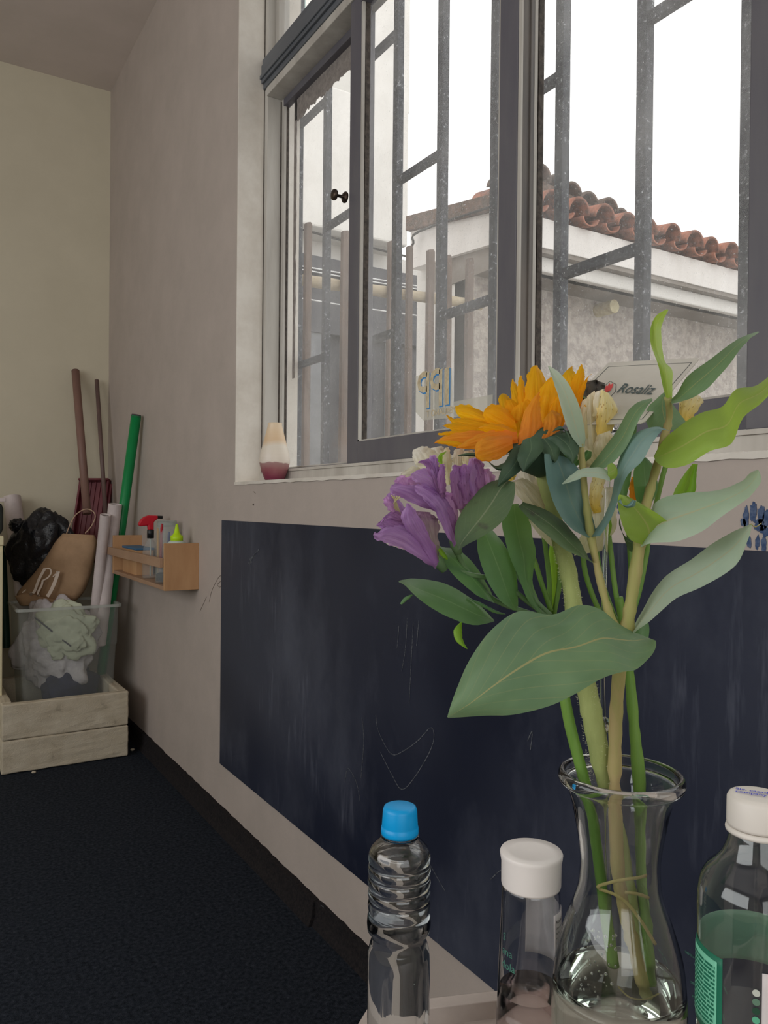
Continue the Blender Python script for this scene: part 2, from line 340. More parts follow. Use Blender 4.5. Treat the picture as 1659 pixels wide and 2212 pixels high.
# reveals (painted white) line the opening
rv = MB(); rv.box((WX-.001, YA-.004, ZS), (1.262, YA+.0, ZT)); struct('trim_1', rv, M['reveal'])
rng = random.Random(3)
sl = MB(); vs = []
for i in range(91):
    y = YA - (YA-YZ)*i/90
    for x, z in ((WX-.003-.0016*rng.random(), ZS-.006-.003*rng.random()), (WX-.004-.0015*rng.random(), ZS+.002), (WX+.01, ZS+.004), (1.262, ZS+.004), (1.262, ZS-.006)): vs.append((x, y, z))
sl.add(vs, [(i*5+j, i*5+(j+1) % 5, (i+1)*5+(j+1) % 5, (i+1)*5+j) for i in range(90) for j in range(5)] + [(0, 1, 2, 3, 4), (454, 453, 452, 451, 450)])
struct('trim_2', sl, M['reveal'])
# carpet turned up against the window wall, edge a little ragged; the far length stands further out
for nm, y0, y1, t in (('baseboard_right', -2.5, 1.99, .010), ('baseboard_far_right', 1.99, BY, .022)):
    b = MB(); vs = []; n_ = int((y1-y0)/.03)
    for i in range(n_+1):
        y = y0+(y1-y0)*i/n_; j = rng.uniform(-.0035, .0035); h = .073 + .004*noise.noise(V((y*3, 0, 0))) + j*.7
        for x, z in ((WX, 0), (WX-t-.012, 0), (WX-t+j*.4, .03), (WX-t*.8+j, h), (WX, h+.001)): vs.append((x, y, z))
    b.add(vs, [(i*5+k, i*5+(k+1) % 5, (i+1)*5+(k+1) % 5, (i+1)*5+k) for i in range(n_) for k in range(5)] + [(0, 1, 2, 3, 4), tuple(n_*5+k for k in (4, 3, 2, 1, 0))])
    struct(nm, b, M['carpetedge'])

# ------------------------------------------------------------------ window: frame, two tracks of sashes, upper lights
def wpart(name, par, a, b, mat, bev=.0015, **k): return mesh(name, bx(a, b), mat, par, bevel=bev, **k)
FX0, FX1 = 1.112, 1.206
win = struct('window_1', MB().box((FX0, YZ, ZS), (FX1, YA, ZS+.036)).box((FX0, YZ, ZT-.04), (FX1, YA, ZT)).box((FX0, YZ, ZS), (FX1, YZ+.03, ZT)).box((FX0+.009, YA-.028, ZS), (FX1, YA, ZT)), M['framelight'], bevel=.002)
ORG[win] = V(win.location)
mesh('track_lip', MB().box((FX0-.004, YZ, ZS+.036), (FX0+.004, YA-.03, ZS+.044)).box((1.158, YZ, ZS+.034), (1.164, YA-.03, ZS+.05)), M['framelight'], win)
mesh('jamb_channel', MB().box((1.1725, YA-.0295, ZS+.036), (1.1765, YA-.0275, 2.68)).box((1.117, YA-.0055, ZS), (1.1195, YA-.0035, ZT)), M['seal'], win)
# transom: stepped profile
tr_ = MB().box((1.104, YZ, 2.735), (1.206, YA-.006, 2.80)).box((1.112, YZ, 2.715), (1.206, YA-.006, 2.735)).box((1.108, YZ, 2.80), (1.20, YA-.006, 2.822)).box((1.098, YZ, 2.748), (1.105, YA-.006, 2.762))
mesh('transom', tr_, M['frameb'], win, bevel=.002)
mesh('transom_underside', MB().box((1.116, YZ, 2.685), (1.204, YA-.028, 2.715)), M['framelight'], win, bevel=.002)
def sash(y1, y0, xa, xb, label, far=.06, rail=1.388):
    """y1 far stile outer edge, y0 near stile outer edge; frame of four members with bead, seal and pane"""
    mb = MB().box((xa, y0, 1.325), (xb, y0+.06, 2.69)).box((xa, y0+.06, 1.325), (xb, y1-far, rail)).box((xa, y0+.06, 2.66), (xb, y1-far, 2.69))
    if far > .03: mb.box((xa, y1-far, 1.325), (xb, y1, 2.69))
    s_ = mesh('sash', mb, M['frame'], win, bevel=.0018, label=label)
    if far <= .03: mesh('far_stile', bx((xa, y1-far, 1.325), (xb, y1, 2.69)), M['framelight'], s_, bevel=.0015)  # daylight on this stile's visible side is put into a paler colour
    a, b = y0+.06, y1-far; xm = (xa+xb)/2+.008; e = .0 if far <= .03 else .007
    mesh('glazing_bead', MB().box((xa+.003, b-.002-e*.7, rail), (xa+.012, b, 2.66)).box((xa+.003, a, rail), (xa+.012, a+.006, 2.66)).box((xa+.003, a, rail), (xa+.012, b, rail+.004)), M['framelight'], s_)
    mesh('rubber_seal', MB().box((xa+.014, b-.0015-e, rail), (xm+.002, b, 2.66)).box((xa+.014, a, rail), (xm+.002, a+.007, 2.66)).box((xa+.014, a, rail), (xm+.002, b, rail+.005)), M['seal'], s_)
    return s_, mesh('pane', MB().box((xm, a+.002, rail+.001), (xm+.004, b-.002, 2.659)), M['pane'] if y1 > 1.5 else M['paneR'], s_)
sA, _ = sash(2.652, 2.03, 1.178, 1.204, 'far sliding sash, in the outer track', far=.012, rail=1.334)
sB, paneB = sash(2.035, 1.29, 1.122, 1.160, 'second sliding sash, in the inner track, with dark stiles')
sC, _ = sash(1.355, .68, 1.166, 1.204, 'third sliding sash, in the outer track')
sD, _ = sash(.745, YZ+.03, 1.122, 1.160, 'near sliding sash, in the inner track')
# brown grey channel face where the inner and outer sash meet
mesh('meeting_channel', MB().box((1.124, 1.2805, 1.325), (1.129, 1.2895, 2.69)), M['framelight'], sB)
mesh('meeting_channel', MB().box((1.130, 1.283, 1.325), (1.164, 1.2898, 2.69)).box((1.150, 1.279, 1.325), (1.156, 1.284, 2.69)), M['channel'], sB, bevel=.001)
# upper lights
for y0, y1 in ((YZ+.03, 1.0), (1.04, YA-.03)):
    mesh('upper_light_frame', MB().box((1.15, y1-.026, 2.822), (1.19, y1, ZT-.04)).box((1.15, y0, 2.822), (1.19, y0+.026, ZT-.04)).box((1.15, y0, ZT-.07), (1.19, y1, ZT-.04)).box((1.15, y0, 2.822), (1.19, y1, 2.84)), M['framelight'], win, bevel=.002)
    mesh('upper_light_pane', bx((1.17, y0+.02, 2.835), (1.174, y1-.02, ZT-.06)), M['pane'], win)
# knob on the stile
kc = V((1.106, 2.055, 2.121))
M['bronze'] = solid('aged_bronze', (84, 68, 56), (58, 50, 46), .4, 40, .2, metallic=.7)
kn = MB(); X3 = (V((0, 1, 0)), V((0, 0, 1)), V((-1, 0, 0)))
kn.lathe([(.016, -.016), (.017, -.012), (.014, -.008), (.005, -.006), (.0045, .012), (.009, .015), (.015, .018), (.0165, .023), (.015, .028), (.008, .031)], kc, 24, ax=X3)
mesh('sash_knob', kn, M['bronze'], sB, smooth=True, label='small round bronze pull knob')
# ragged grey strip of old tape hanging under the head of the far pane
tp = MB(); vs = []
M['tape'] = solid('old_grey_tape', (150, 142, 136), (120, 112, 108), .8, 60, .3)
for i in range(41):
    y = 2.585-(2.585-2.095)*i/40; zb = 2.66-.075-.022*noise.noise(V((y*16, 0, 3)))-.012*noise.noise(V((y*60, 1, 3)))
    vs += [(1.2005, y, 2.66), (1.2005, y, zb)]
tp.add(vs, [(2*i, 2*i+1, 2*i+3, 2*i+2) for i in range(40)]); mesh('tape_strip', tp, M['tape'], sA, thick=.001)
tp = MB(); vs = []
for i in range(61):
    z = 2.66-1.0*i/60; w = .022+.007*noise.noise(V((z*26, 5, 3)))
    vs += [(1.2005, 2.592, z), (1.2005, 2.592-w, z)]
tp.add(vs, [(2*i, 2*i+1, 2*i+3, 2*i+2) for i in range(60)]); mesh('tape_strip', tp, M['tape'], sA, thick=.001)

# mirrored sticker on the second sash's pane (read from outside)
M['stkclear'] = clearplastic('sticker_film', (.9, .9, .88), .34, (.78, .76, .68))
M['stkblue'] = solid('sticker_blue', (52, 132, 200), (70, 146, 210), .5, 40)
M['stkcream'] = solid('sticker_cream', (214, 200, 168), (176, 160, 130), .6, 60, lo=.4, hi=.7)
xs_ = 1.1435
def q_(u, v): return PX(u, v, xs_)
stk = root('window_sticker', q_(935, 900), 'clear square sticker with mirrored cream and blue letters, stuck low on the window pane', 'sticker')
mb_ = MB(); mb_.poly([q_(898, 812), q_(976, 795), q_(978, 868), q_(1064, 852), q_(1064, 886), q_(980, 902), q_(914, 908), q_(898, 890)], (.0006, 0, 0)); mesh('sticker_film', mb_, M['stkclear'], stk)
Xs, Zs = V((0, 1, 0)), V((0, 0, 1))
def ribbon(pts, w, n_, off):
    """flat mitred stroke through pts in a plane with normal n_"""
    pts = [V(p) for p in pts]; n_ = V(n_); L_, R_ = [], []
    for i, p in enumerate(pts):
        t = (pts[min(i+1, len(pts)-1)]-pts[max(i-1, 0)]).normalized(); s_ = n_.cross(t).normalized()*(w[i] if isinstance(w, list) else w)/2
        L_.append(p+s_+n_*off); R_.append(p-s_+n_*off)
    k = len(pts); return MB().add(L_+R_, [(i, i+1, k+i+1, k+i) for i in range(k-1)])
def glyph(segs, o, h, w, nm_):
    """segs: strokes in unit box, x to the image right (that is -y), on the pane"""
    for wd, mat, dx, offx in ((w, M['stkblue'], .0030, .0003), (w*.9, M['stkcream'], 0, .0007)):
        mb = MB()
        for s_ in segs:
            k = ribbon([V((xs_, o.y-p[0]*h-dx, o.z+p[1]*h-dx)) for p in s_], wd, (-1, 0, 0), offx); mb.add(k.v, k.f)
        mesh('sticker_letter', mb, mat, stk)
hh = .092
Parc = [(.40, .955), (.22, .975), (.06, .90), (0, .75), (.06, .60), (.22, .53), (.40, .545)]
zb_ = q_(930, 884).z+.004
def Pg(u): glyph([[(.44, 0), (.44, 1)], Parc], V((0, q_(u, 850).y, zb_)), hh, .017, 'p')
Pg(905); Pg(932)
glyph([[(0, 0), (0, 1)]], V((0, q_(966, 850).y, zb_)), hh, .020, 'i')
textmesh('sticker_lettering', 'PERUANO T', V((xs_-.001, q_(985, 880).y, q_(940, 898).z)), (0, 1, 0), (0, 0, 1), .016, M['stkcream'], stk, spacing=1.0, bold=.01)

# ------------------------------------------------------------------ steel grille outside the glass: each bar a part
gr = root('window_grille', (1.28, 1.0, 1.2), 'grey weathered steel security grille with staggered rungs outside the window', 'grille')
ys = [2.717-.2335*i for i in range(15)]
for y in ys: mesh('vertical_bar', bx((1.268, y-.0125, 1.24), (1.292, y+.0125, 3.4)), M['bars'], gr, bevel=.002)
A, B = (.533, 1.446, 2.3), (.075, .99, 1.9)
for i in range(14):
    for z in ((.533, 1.446) if i % 2 == 0 else (.075, .99, 1.9)):
        z += 1.2
        if z < 1.25 or z > 3.3: continue
        mesh('rung', bx((1.271, ys[i+1]+.0125, z-.0115), (1.289, ys[i]-.0125, z+.0115)), M['bars'], gr, bevel=.0015)

# ================================================================== outside
M['conc'] = solid('yard_concrete', (150, 148, 144), (126, 124, 120), .9, 3, .3, 30)
M['render'] = solid('white_render', (232, 229, 224), (212, 208, 202), .9, 1.6, .15, 20, lo=.3, hi=.75)
M['rough'] = solid('roughcast_render', (196, 186, 176), (158, 148, 140), .95, 22, 1.0, 46, lo=.42, hi=.62, dist=.02, c3=(212, 204, 196))
M['fascia'] = solid('white_fascia', (238, 234, 230), (214, 208, 202), .8, 2.2, .1, stretch=(1, 1, .3), lo=.35, hi=.75)
M['soffit'] = solid('stained_soffit', (150, 142, 134), (128, 120, 112), .9, 5, .2)
M['tile'] = solid('terracotta', (178, 116, 92), (96, 70, 62), .9, 12, .6, 60, lo=.36, hi=.6, c3=(196, 168, 150))
M['tileold'] = solid('lichened_terracotta', (118, 96, 84), (78, 68, 62), .9, 26, .6, 70, lo=.4, hi=.6, c3=(160, 146, 130))
M['picket'] = solid('weathered_picket', (128, 112, 102), (100, 86, 78), .9, 26, .4, 60, stretch=(1, 1, .2))
M['bamboo'] = solid('bamboo_rail', (204, 190, 162), (176, 160, 134), .7, 14, .2, stretch=(.3, 1, 1))
M['darkgrey'] = solid('dark_sheet', (86, 86, 90), (70, 70, 76), .8, 5)
M['tint'] = solid('green_tinted_glass', (150, 172, 166), (170, 188, 184), .15, 3)
M['line'] = solid('white_line', (226, 226, 226), rough=.6)
M['cable'] = solid('dark_cable', (52, 50, 50), rough=.7)
struct('floor_yard', bx((1.26, -6, -.1), (14, 16, 0)), M['conc'])
nb = root('tile_roofed_house', (4, 4.5, 0), 'neighbouring low house with roughcast wall, white eaves and curved clay tiles', 'house')
mesh('roughcast_wall', bx((2.94, 3.75, 0), (9, 3.95, 2.64)), M['rough'], nb)
mesh('side_wall', MB().box((2.99, 3.95, 0), (3.2, 4.45, 2.95)).box((2.94, 3.80, 0), (3.02, 4.2, 2.9)), M['render'], nb)
mesh('fascia', bx((2.9, 3.40, 2.715), (9, 3.50, 2.888)), M['fascia'], nb, bevel=.004)
mesh('fascia_side', MB().poly([(2.9, 3.4, 2.715), (2.9, 4.4, 2.80), (2.9, 4.4, 3.05), (2.9, 3.4, 2.888)], (.09, 0, 0)), M['fascia'], nb)
mesh('soffit', bx((2.93, 3.5, 2.60), (9, 4.2, 2.84)), M['soffit'], nb)
mesh('eave_moulding', bx((2.93, 3.46, 2.60), (9, 3.56, 2.69)), M['render'], nb, bevel=.01)
mesh('drip_edge', bx((2.92, 3.41, 2.69), (9, 3.55, 2.716)), M['soffit'], nb)
mesh('roof_deck', MB().poly([(2.95, 3.42, 2.89), (2.95, 4.42, 3.05), (2.95, 4.42, 2.93), (2.95, 3.42, 2.86)], (6, 0, 0)), M['tileold'], nb)
mesh('verge_slab', MB().poly([(2.87, 3.40, 2.89), (2.87, 4.42, 3.055), (2.87, 4.42, 3.155), (2.87, 3.40, 2.985)], (.12, 0, 0)), M['tileold'], nb, bevel=.006)
def tile_mesh(concave):
    mb = MB(); n_, ln = 12, .42; R_, t_ = (.090, .016) if not concave else (.068, .013); vs = []
    for yy, k in ((0, 1.0), (ln*.5, .97), (ln, .93)):
        for rr in (R_*k, (R_-t_)*k):
            for i in range(n_+1):
                a = math.pi*i/n_; z = math.sin(a)*rr
                vs.append((math.cos(a)*rr, yy, (-z*.75+.05 if concave else z)))
    m_ = n_+1; fs = []
    for s_ in range(2):
        for w in range(2):
            o = (s_*2+w)*m_; o2 = o+2*m_
            fs += [(o+i, o+i+1, o2+i+1, o2+i) for i in range(n_)]
        for e in (0, n_): fs.append((s_*2*m_+e, s_*2*m_+m_+e, (s_+1)*2*m_+m_+e, (s_+1)*2*m_+e))
    fs += [(i, i+1, m_+i+1, m_+i) for i in range(n_)] + [(4*m_+i, 4*m_+i+1, 5*m_+i+1, 5*m_+i) for i in range(n_)]
    me = bpy.data.meshes.new('roof_tile'); me.from_pydata(vs, [], fs)
    bm = bmesh.new(); bm.from_mesh(me); bmesh.ops.recalc_face_normals(bm, faces=bm.faces); bm.to_mesh(me); bm.free()
    me.polygons.foreach_set('use_smooth', [True]*len(me.polygons)); return me
tm = {}
for c_ in (0, 1):
    for k_ in ('tile', 'tileold'):
        me = tile_mesh(c_); me.materials.append(M[k_]); tm[c_, k_] = me
def tile(x, y, z, c_, k_, ry):
    o = bpy.data.objects.new('roof_tile', tm[c_, k_]); COL.objects.link(o); o.parent = nb; o.location = V((x, y, z))-ORG[nb]; o.rotation_euler = (.16, ry, rng.uniform(-.05, .05)); return o
for i in range(16):
    x = 2.98+.205*i; dz = -.006*i
    tile(x, 3.33+rng.uniform(-.02, .02), 2.945+rng.uniform(-.006, .006), 0, 'tile', rng.uniform(-.06, .06))
    tile(x+.102, 3.35+rng.uniform(-.015, .015), 2.888+rng.uniform(-.004, .004), 1, 'tile', rng.uniform(-.06, .06))
for i in range(8):
    x = 3.33+.15*i; z = 3.165-.155*(x-3.76)+rng.uniform(-.01, .01)
    tile(x, 3.62+rng.uniform(-.02, .02), z, 0, 'tileold', rng.uniform(-.1, .1))
mesh('second_course_bed', MB().poly([(3.27, 3.62, 2.98), (4.3, 3.62, 2.96), (4.3, 3.62, 3.09), (3.27, 3.62, 3.235)], (0, .4, .06)), M['tileold'], nb)
mesh('vent_pipe', MB().tube([(3.99, 3.76, 2.535), (3.99, 3.60, 2.535)], .045, 20), solid('stained_pipe', (206, 196, 160), (168, 154, 118), .7, 30), nb, smooth=False, bevel=.004, label='short stained pipe stub under the eave')
mesh('cable', MB().tube(sm([PY(1080, 440, 3.38), PX(905, 500, 2.86), PX(893, 525, 2.85), PX(885, 540, 2.85)]), .008, 8), M['cable'], nb)

fe = root('picket_fence', (2.2, 3.6, 0), 'weathered wooden picket fence on a bamboo rail beside the neighbouring house', 'fence')
px = [1.52, 1.74, 1.956, 2.108, 2.239, 2.368, 2.501, 2.642, 2.778]
for i, x in enumerate(px):
    w = .019+rng.uniform(-.003, .004); j = rng.uniform(-.02, .02)
    mb = MB().poly([(x-w, 3.585, .02), (x+w, 3.585, .02), (x+w+j, 3.585, 2.62+j), (x+w*.5+j, 3.585, 2.637+j*.5), (x-w+j, 3.585, 2.63+j*.4)], (0, .03, 0))
    mesh('picket', mb, M['picket'], fe, bevel=.003)
mesh('bamboo_rail', MB().tube(sm([(1.3, 3.64, 2.345), (2.0, 3.645, 2.365), (2.9, 3.64, 2.395)], 8), [.03+.002*math.sin(i*2.1) for i in range(17)], 14), M['bamboo'], fe, smooth=True)
mesh('lower_rail', MB().tube(sm([(1.3, 3.64, 1.2), (2.0, 3.645, 1.21), (2.9, 3.64, 1.22)], 8), .03, 14), M['bamboo'], fe, smooth=True)

lb = root('pale_building', (4, 8, 0), 'tall pale rendered building with a projecting upper storey behind the fence', 'building')
mesh('upper_wall', MB().box((2.2, 7.0, 3.98), (4.58, 9.5, 5.42)), M['render'], lb, bevel=.02)
mesh('upper_wall', bx((4.12, 7.0, 5.4), (4.58, 9.5, 9)), M['render'], lb)
mesh('upper_wall', bx((2.2, 7.0, 5.4), (3.3, 9.5, 5.75)), M['render'], lb)
mesh('window_post', bx((4.02, 7.06, 5.4), (4.10, 7.16, 9)), M['darkgrey'], lb)
mesh('tinted_window', bx((3.35, 7.2, 5.42), (4.05, 7.22, 5.52)), M['tint'], lb)
mesh('tinted_window', bx((2.2, 7.1, 5.75), (3.4, 7.12, 7.2)), M['tint'], lb)
mesh('window_mullion', bx((3.05, 7.05, 5.75), (3.1, 7.12, 7.2)), M['render'], lb)
mesh('lower_wall', bx((1.3, 7.4, 0), (6.4, 7.6, 3.98)), M['render'], lb)
mesh('awning_edge', MB().box((1.3, 7.2, 3.62), (6.0, 7.4, 3.76)), M['darkgrey'], lb)
mesh('dark_opening', bx((1.6, 7.36, 0), (5.0, 7.41, 3.62)), M['darkgrey'], lb)
M['midgrey'] = solid('grey_shutter', (132, 134, 138), (112, 114, 118), .8, 6)
for i in range(7):
    x = 1.7+.47*i; mesh('shutter_slat', bx((x, 7.30, .2), (x+.16, 7.35, 3.0)), M['midgrey'], lb)
mesh('cross_beam', bx((1.5, 7.28, 3.0), (5.0, 7.34, 3.08)), M['darkgrey'], lb)
mesh('cable', MB().tube(sm([(1.5, 7.1, 4.13), (3.4, 7.15, 3.98), (4.6, 7.15, 3.93), (6, 7.15, 3.9)]), .012, 6), M['cable'], lb)
for z, dz in ((3.31, 0), (3.28, 0), (3.17, .04), (3.03, .06)):
    mesh('clothes_line', MB().tube(sm([(1.6, 6.2, z+dz), (2.9, 6.2, z-.02), (4.4, 6.2, z+.0)]), .006, 6), M['line'], lb)

# ================================================================== on and by the window wall
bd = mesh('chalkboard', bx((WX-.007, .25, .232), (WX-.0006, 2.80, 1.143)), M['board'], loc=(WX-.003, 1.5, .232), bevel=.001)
tag(bd, 'dark navy chalkboard panel with smudges, low on the wall under the window', 'chalkboard')
M['chalk'] = solid('chalk', (104, 107, 112), (54, 58, 68), .95, 160, lo=.42, hi=.6)
M['chalkg'] = solid('green_chalk', (70, 106, 98), (34, 52, 56), .95, 160, lo=.42, hi=.6)
def chalk(pts, w, mat, nm='chalk_mark'):
    mb = ribbon([PX(u, v, WX-.0074) for u, v in crom(pts, 6)], w, (-1, 0, 0), .0004); mesh(nm, mb, mat, bd)
for pts in ([(812, 1545), (818, 1580), (845, 1628), (872, 1622), (905, 1598), (930, 1572), (938, 1590), (928, 1625), (895, 1680), (868, 1705), (846, 1672), (822, 1625)],
            [(880, 1335), (876, 1400), (868, 1450)], [(893, 1345), (889, 1420), (884, 1520)], [(905, 1340), (900, 1395)], [(862, 1352), (858, 1400)],
            [(745, 1690), (752, 1660), (770, 1690), (778, 1730)], [(782, 1550), (786, 1600), (780, 1680)],
            [(1140, 1600), (1150, 1580), (1146, 1620)], [(1060, 1900), (1085, 1880), (1100, 1915)], [(925, 1860), (950, 1905), (962, 1925)], [(640, 1920), (700, 1960)]):
    chalk(pts, .0022, M['chalk'])
for pts in ([(536, 1218), (548, 1202), (556, 1190)], [(540, 1220), (545, 1205), (560, 1186)], [(545, 1215), (540, 1208), (552, 1200)]): chalk(pts, .005, M['chalk'])
for pts in ([(1480, 2055), (1510, 2075), (1530, 2095), (1560, 2150)], [(1500, 2080), (1520, 2110), (1545, 2150)], [(1490, 2120), (1530, 2145), (1550, 2200)], [(1495, 2150), (1540, 2190)]): chalk(pts, .004, M['chalkg'])
# blue paint hand marks on the plaster
M['bluepaint'] = solid('blue_paint', (48, 70, 108), (88, 104, 132), .7, 120, lo=.4, hi=.62)
hp = root('hand_print', PX(1632, 1150, WX), 'smeared blue paint hand print on the wall below the sill at the right', 'paint mark')
def smear(cu, cv, w, h, par, n_=26, sd=0):
    c = PX(cu, cv, WX-.0007); mb = MB(); pts = []
    for i in range(n_):
        a = 2*math.pi*i/n_; r = 1+.45*noise.noise(V((math.cos(a)*1.7, math.sin(a)*1.7, sd*3.3)))+.2*noise.noise(V((math.cos(a)*5, math.sin(a)*5, sd)))
        pts.append(c+V((0, -math.cos(a)*w*r, math.sin(a)*h*r)))
    mb.add([c]+pts, [(0, i+1, (i+1) % n_+1) for i in range(n_)]); mesh('paint_smear', mb, M['bluepaint'], par, thick=.0006)
for i, (u, v, w, h) in enumerate([(1612, 1118, .005, .014), (1627, 1106, .0055, .014), (1644, 1112, .005, .014), (1655, 1120, .005, .012), (1640, 1134, .008, .008), (1652, 1146, .007, .008), (1618, 1170, .0035, .009), (1636, 1172, .0035, .009), (1650, 1176, .004, .010), (1606, 1128, .004, .007)]):
    smear(u, v, w, h, hp, sd=i)
for i, (u, v) in enumerate([(1334, 1094), (1337, 1106)]): smear(u, v, .0018, .0035, hp, sd=20+i)
M['wallmark'] = solid('pencil_mark', (120, 108, 100), rough=.9)
wm = root('wall_scribble', PX(465, 1260, WX), 'faint pencil scribble on the plaster left of the chalkboard', 'scribble')
for pts in ([(452, 1300), (458, 1275), (474, 1245), (482, 1250), (470, 1262), (476, 1268), (484, 1255)], [(548, 1062), (552, 1066)], [(432, 1320), (446, 1290)]):
    mesh('scribble_line', ribbon([PX(u, v, WX-.0006) for u, v in crom(pts, 5)], .0022, (-1, 0, 0), .0003), M['wallmark'], wm, thick=.0002)
nl = root('wall_nail', PX(548, 1090, WX), 'tiny dark nail hole left in the plaster under the sill', 'nail')
mesh('nail_head', MB().lathe([(.001, 0), (.0035, .001), (.003, .003), (.001, .004)], PX(548, 1090, WX), 10, ax=(V((0, 1, 0)), V((0, 0, 1)), V((-1, 0, 0)))), M['seal'], nl)

# ------------------------------------------------------------------ little ceramic vase on the sill
def vasemat():
    m, nt, out = newmat('dipped_ceramic'); L = nt.links
    tc = N(nt, 'ShaderNodeTexCoord'); sx = N(nt, 'ShaderNodeSeparateXYZ'); L.new(tc.outputs['Object'], sx.inputs[0])
    nz = noise_tex(nt, 9, 4, .6); a = N(nt, 'ShaderNodeMath', operation='MULTIPLY_ADD'); L.new(nz, a.inputs[0]); a.inputs[1].default_value = .035; L.new(sx.outputs[2], a.inputs[2])
    mr = N(nt, 'ShaderNodeMapRange'); mr.inputs[1].default_value = 0; mr.inputs[2].default_value = .21; L.new(a.outputs[0], mr.inputs[0])
    c = ramp(nt, mr.outputs[0], [(.13, lin((120, 44, 70))), (.25, lin((150, 92, 96))), (.345, lin((168, 132, 128))), (.36, lin((226, 214, 200))), (.62, lin((226, 216, 200))), (.70, lin((222, 192, 156))), (.95, lin((232, 208, 176)))])
    p = N(nt, 'ShaderNodeBsdfPrincipled'); L.new(c, p.inputs['Base Color']); p.inputs['Roughness'].default_value = .38
    wv = N(nt, 'ShaderNodeTexWave', bands_direction='Z'); wv.inputs['Scale'].default_value = 60; L.new(tc.outputs['Object'], wv.inputs[0]); L.new(bumpn(nt, wv.outputs[1], .12, .001), p.inputs['Normal'])
    L.new(p.outputs[0], out.inputs[0]); return m
vz = mesh('ceramic_vase', MB().lathe([(.001, .001), (.030, 0), (.034, .004), (.044, .03), (.0505, .055), (.052, .068), (.049, .09), (.038, .13), (.029, .165), (.0235, .187), (.0245, .192), (.0225, .194), (.020, .188), (.020, .12), (.001, .12)], (1.070, 2.445, ZS+.0045), 48, closed=False), vasemat(), smooth=True, loc=(1.070, 2.445, ZS+.0045))
tag(vz, 'small cream ceramic vase with a wine red dipped base standing on the window sill', 'vase')

# ------------------------------------------------------------------ wooden wall shelf
M['pine'] = solid('pine', (196, 154, 112), (176, 132, 92), .55, 7, .15, 40, stretch=(1, 1, .25), lo=.35, hi=.65, c3=(204, 164, 122))
M['pineh'] = solid('pine_rail', (176, 144, 118), (154, 120, 96), .55, 7, .15, 40, stretch=(1, .2, 1))
sh = root('wall_shelf', (.95, 3.5, .857), 'open pine wall shelf with a front rail, screwed to the wall left of the chalkboard', 'shelf')
mesh('end_panel', bx((.881, 3.078, .857), (1.02, 3.096, 1.045)), M['pine'], sh, bevel=.0015)
mesh('end_panel', bx((.881, 3.962, .857), (1.02, 3.98, 1.045)), M['pine'], sh, bevel=.0015)
mesh('shelf_board', bx((.883, 3.096, .857), (1.018, 3.962, .874)), M['pineh'], sh, bevel=.0015)
mesh('front_rail', bx((.866, 3.10, .948), (.881, 4.03, .986)), M['pineh'], sh, bevel=.0015)
mesh('back_rail', bx((1.004, 3.096, .90), (1.018, 3.962, .94)), M['pineh'], sh, bevel=.0015)
M['clearp'] = clearplastic('clear_bottle_plastic', (.93, .95, .95), .16, (.7, .72, .72))
M['clearg'] = clearplastic('jar_glass', (.92, .94, .93), .14, (.72, .74, .74))
M['red'] = solid('red_plastic', (196, 22, 44), rough=.35); M['black'] = solid('black_plastic', (22, 22, 26), rough=.4); M['lime'] = solid('lime_plastic', (186, 226, 24), rough=.4)
M['steel'] = solid('tin_lid', (176, 170, 160), (150, 146, 140), .35, 20, metallic=.6); M['glue'] = solid('white_glue', (196, 206, 200), rough=.5)
SB = .874
def on(u, v, x): p = PX(u, v, x); return p
# spray bottle
sb = root('spray_bottle', (.93, 3.47, SB), 'clear spray bottle with red trigger head standing on the wall shelf', 'spray bottle')
c = V((.93, 3.47, SB))
mesh('bottle_body', MB().lathe([(.001, 0), (.030, 0), (.034, .006), (.034, .11), (.030, .135), (.017, .16), (.0125, .17), (.0125, .178)], c, 28), M['clearp'], sb, smooth=True)
mesh('dip_tube', MB().tube([c+V((0, 0, .01)), c+V((0, 0, .18))], .003, 8), M['glue'], sb)
mesh('collar', MB().lathe([(.001, .176), (.015, .176), (.015, .212), (.012, .215), (.001, .215)], c, 20), M['black'], sb, smooth=True)
hd = MB().poly([c+V((d, -.012, z)) for d, z in ((-.012, .212), (-.014, .232), (-.046, .228), (-.056, .236), (-.044, .258), (-.030, .270), (-.010, .277), (.030, .276), (.030, .262), (.012, .248), (.012, .212))], (0, .024, 0))
mesh('spray_head', hd, M['red'], sb, bevel=.005)
mesh('nozzle', MB().tube([c+V((.030, 0, .269)), c+V((.052, 0, .268))], .007, 12), M['black'], sb)
# the tall square jar of pens and the round jar
def jar(name, c, r, h, label):
    j = root(name, c, label, 'jar')
    mesh('jar_body', MB().lathe([(.001, 0), (r*.94, 0), (r, .006), (r, h*.78), (r*.86, h*.86), (r*.84, h), (r*.80, h), (r*.82, h*.86), (r*.95, h*.77), (r*.95, .008), (.001, .006)], c, 30), M['clearg'], j, smooth=True)
    mesh('rim', MB().lathe([(r*.84, h*.9), (r*.89, h*.91), (r*.84, h*.93), (r*.88, h*.96), (r*.84, h*.98)], c, 30, closed=True), M['clearg'], j, smooth=True); return j
j1 = jar('pen_jar', V((.960, 3.32, SB)), .048, .258, 'glass jar full of pens behind the spray bottle on the wall shelf')
j2 = jar('short_jar', V((.925, 3.235, SB)), .036, .10, 'low glass jar of dark bits next to the pine end panel')
mesh('dark_contents', MB().lathe([(.001, .008), (.033, .008), (.033, .038), (.02, .044), (.001, .042)], V((.925, 3.235, SB)), 20), M['black'], j2)
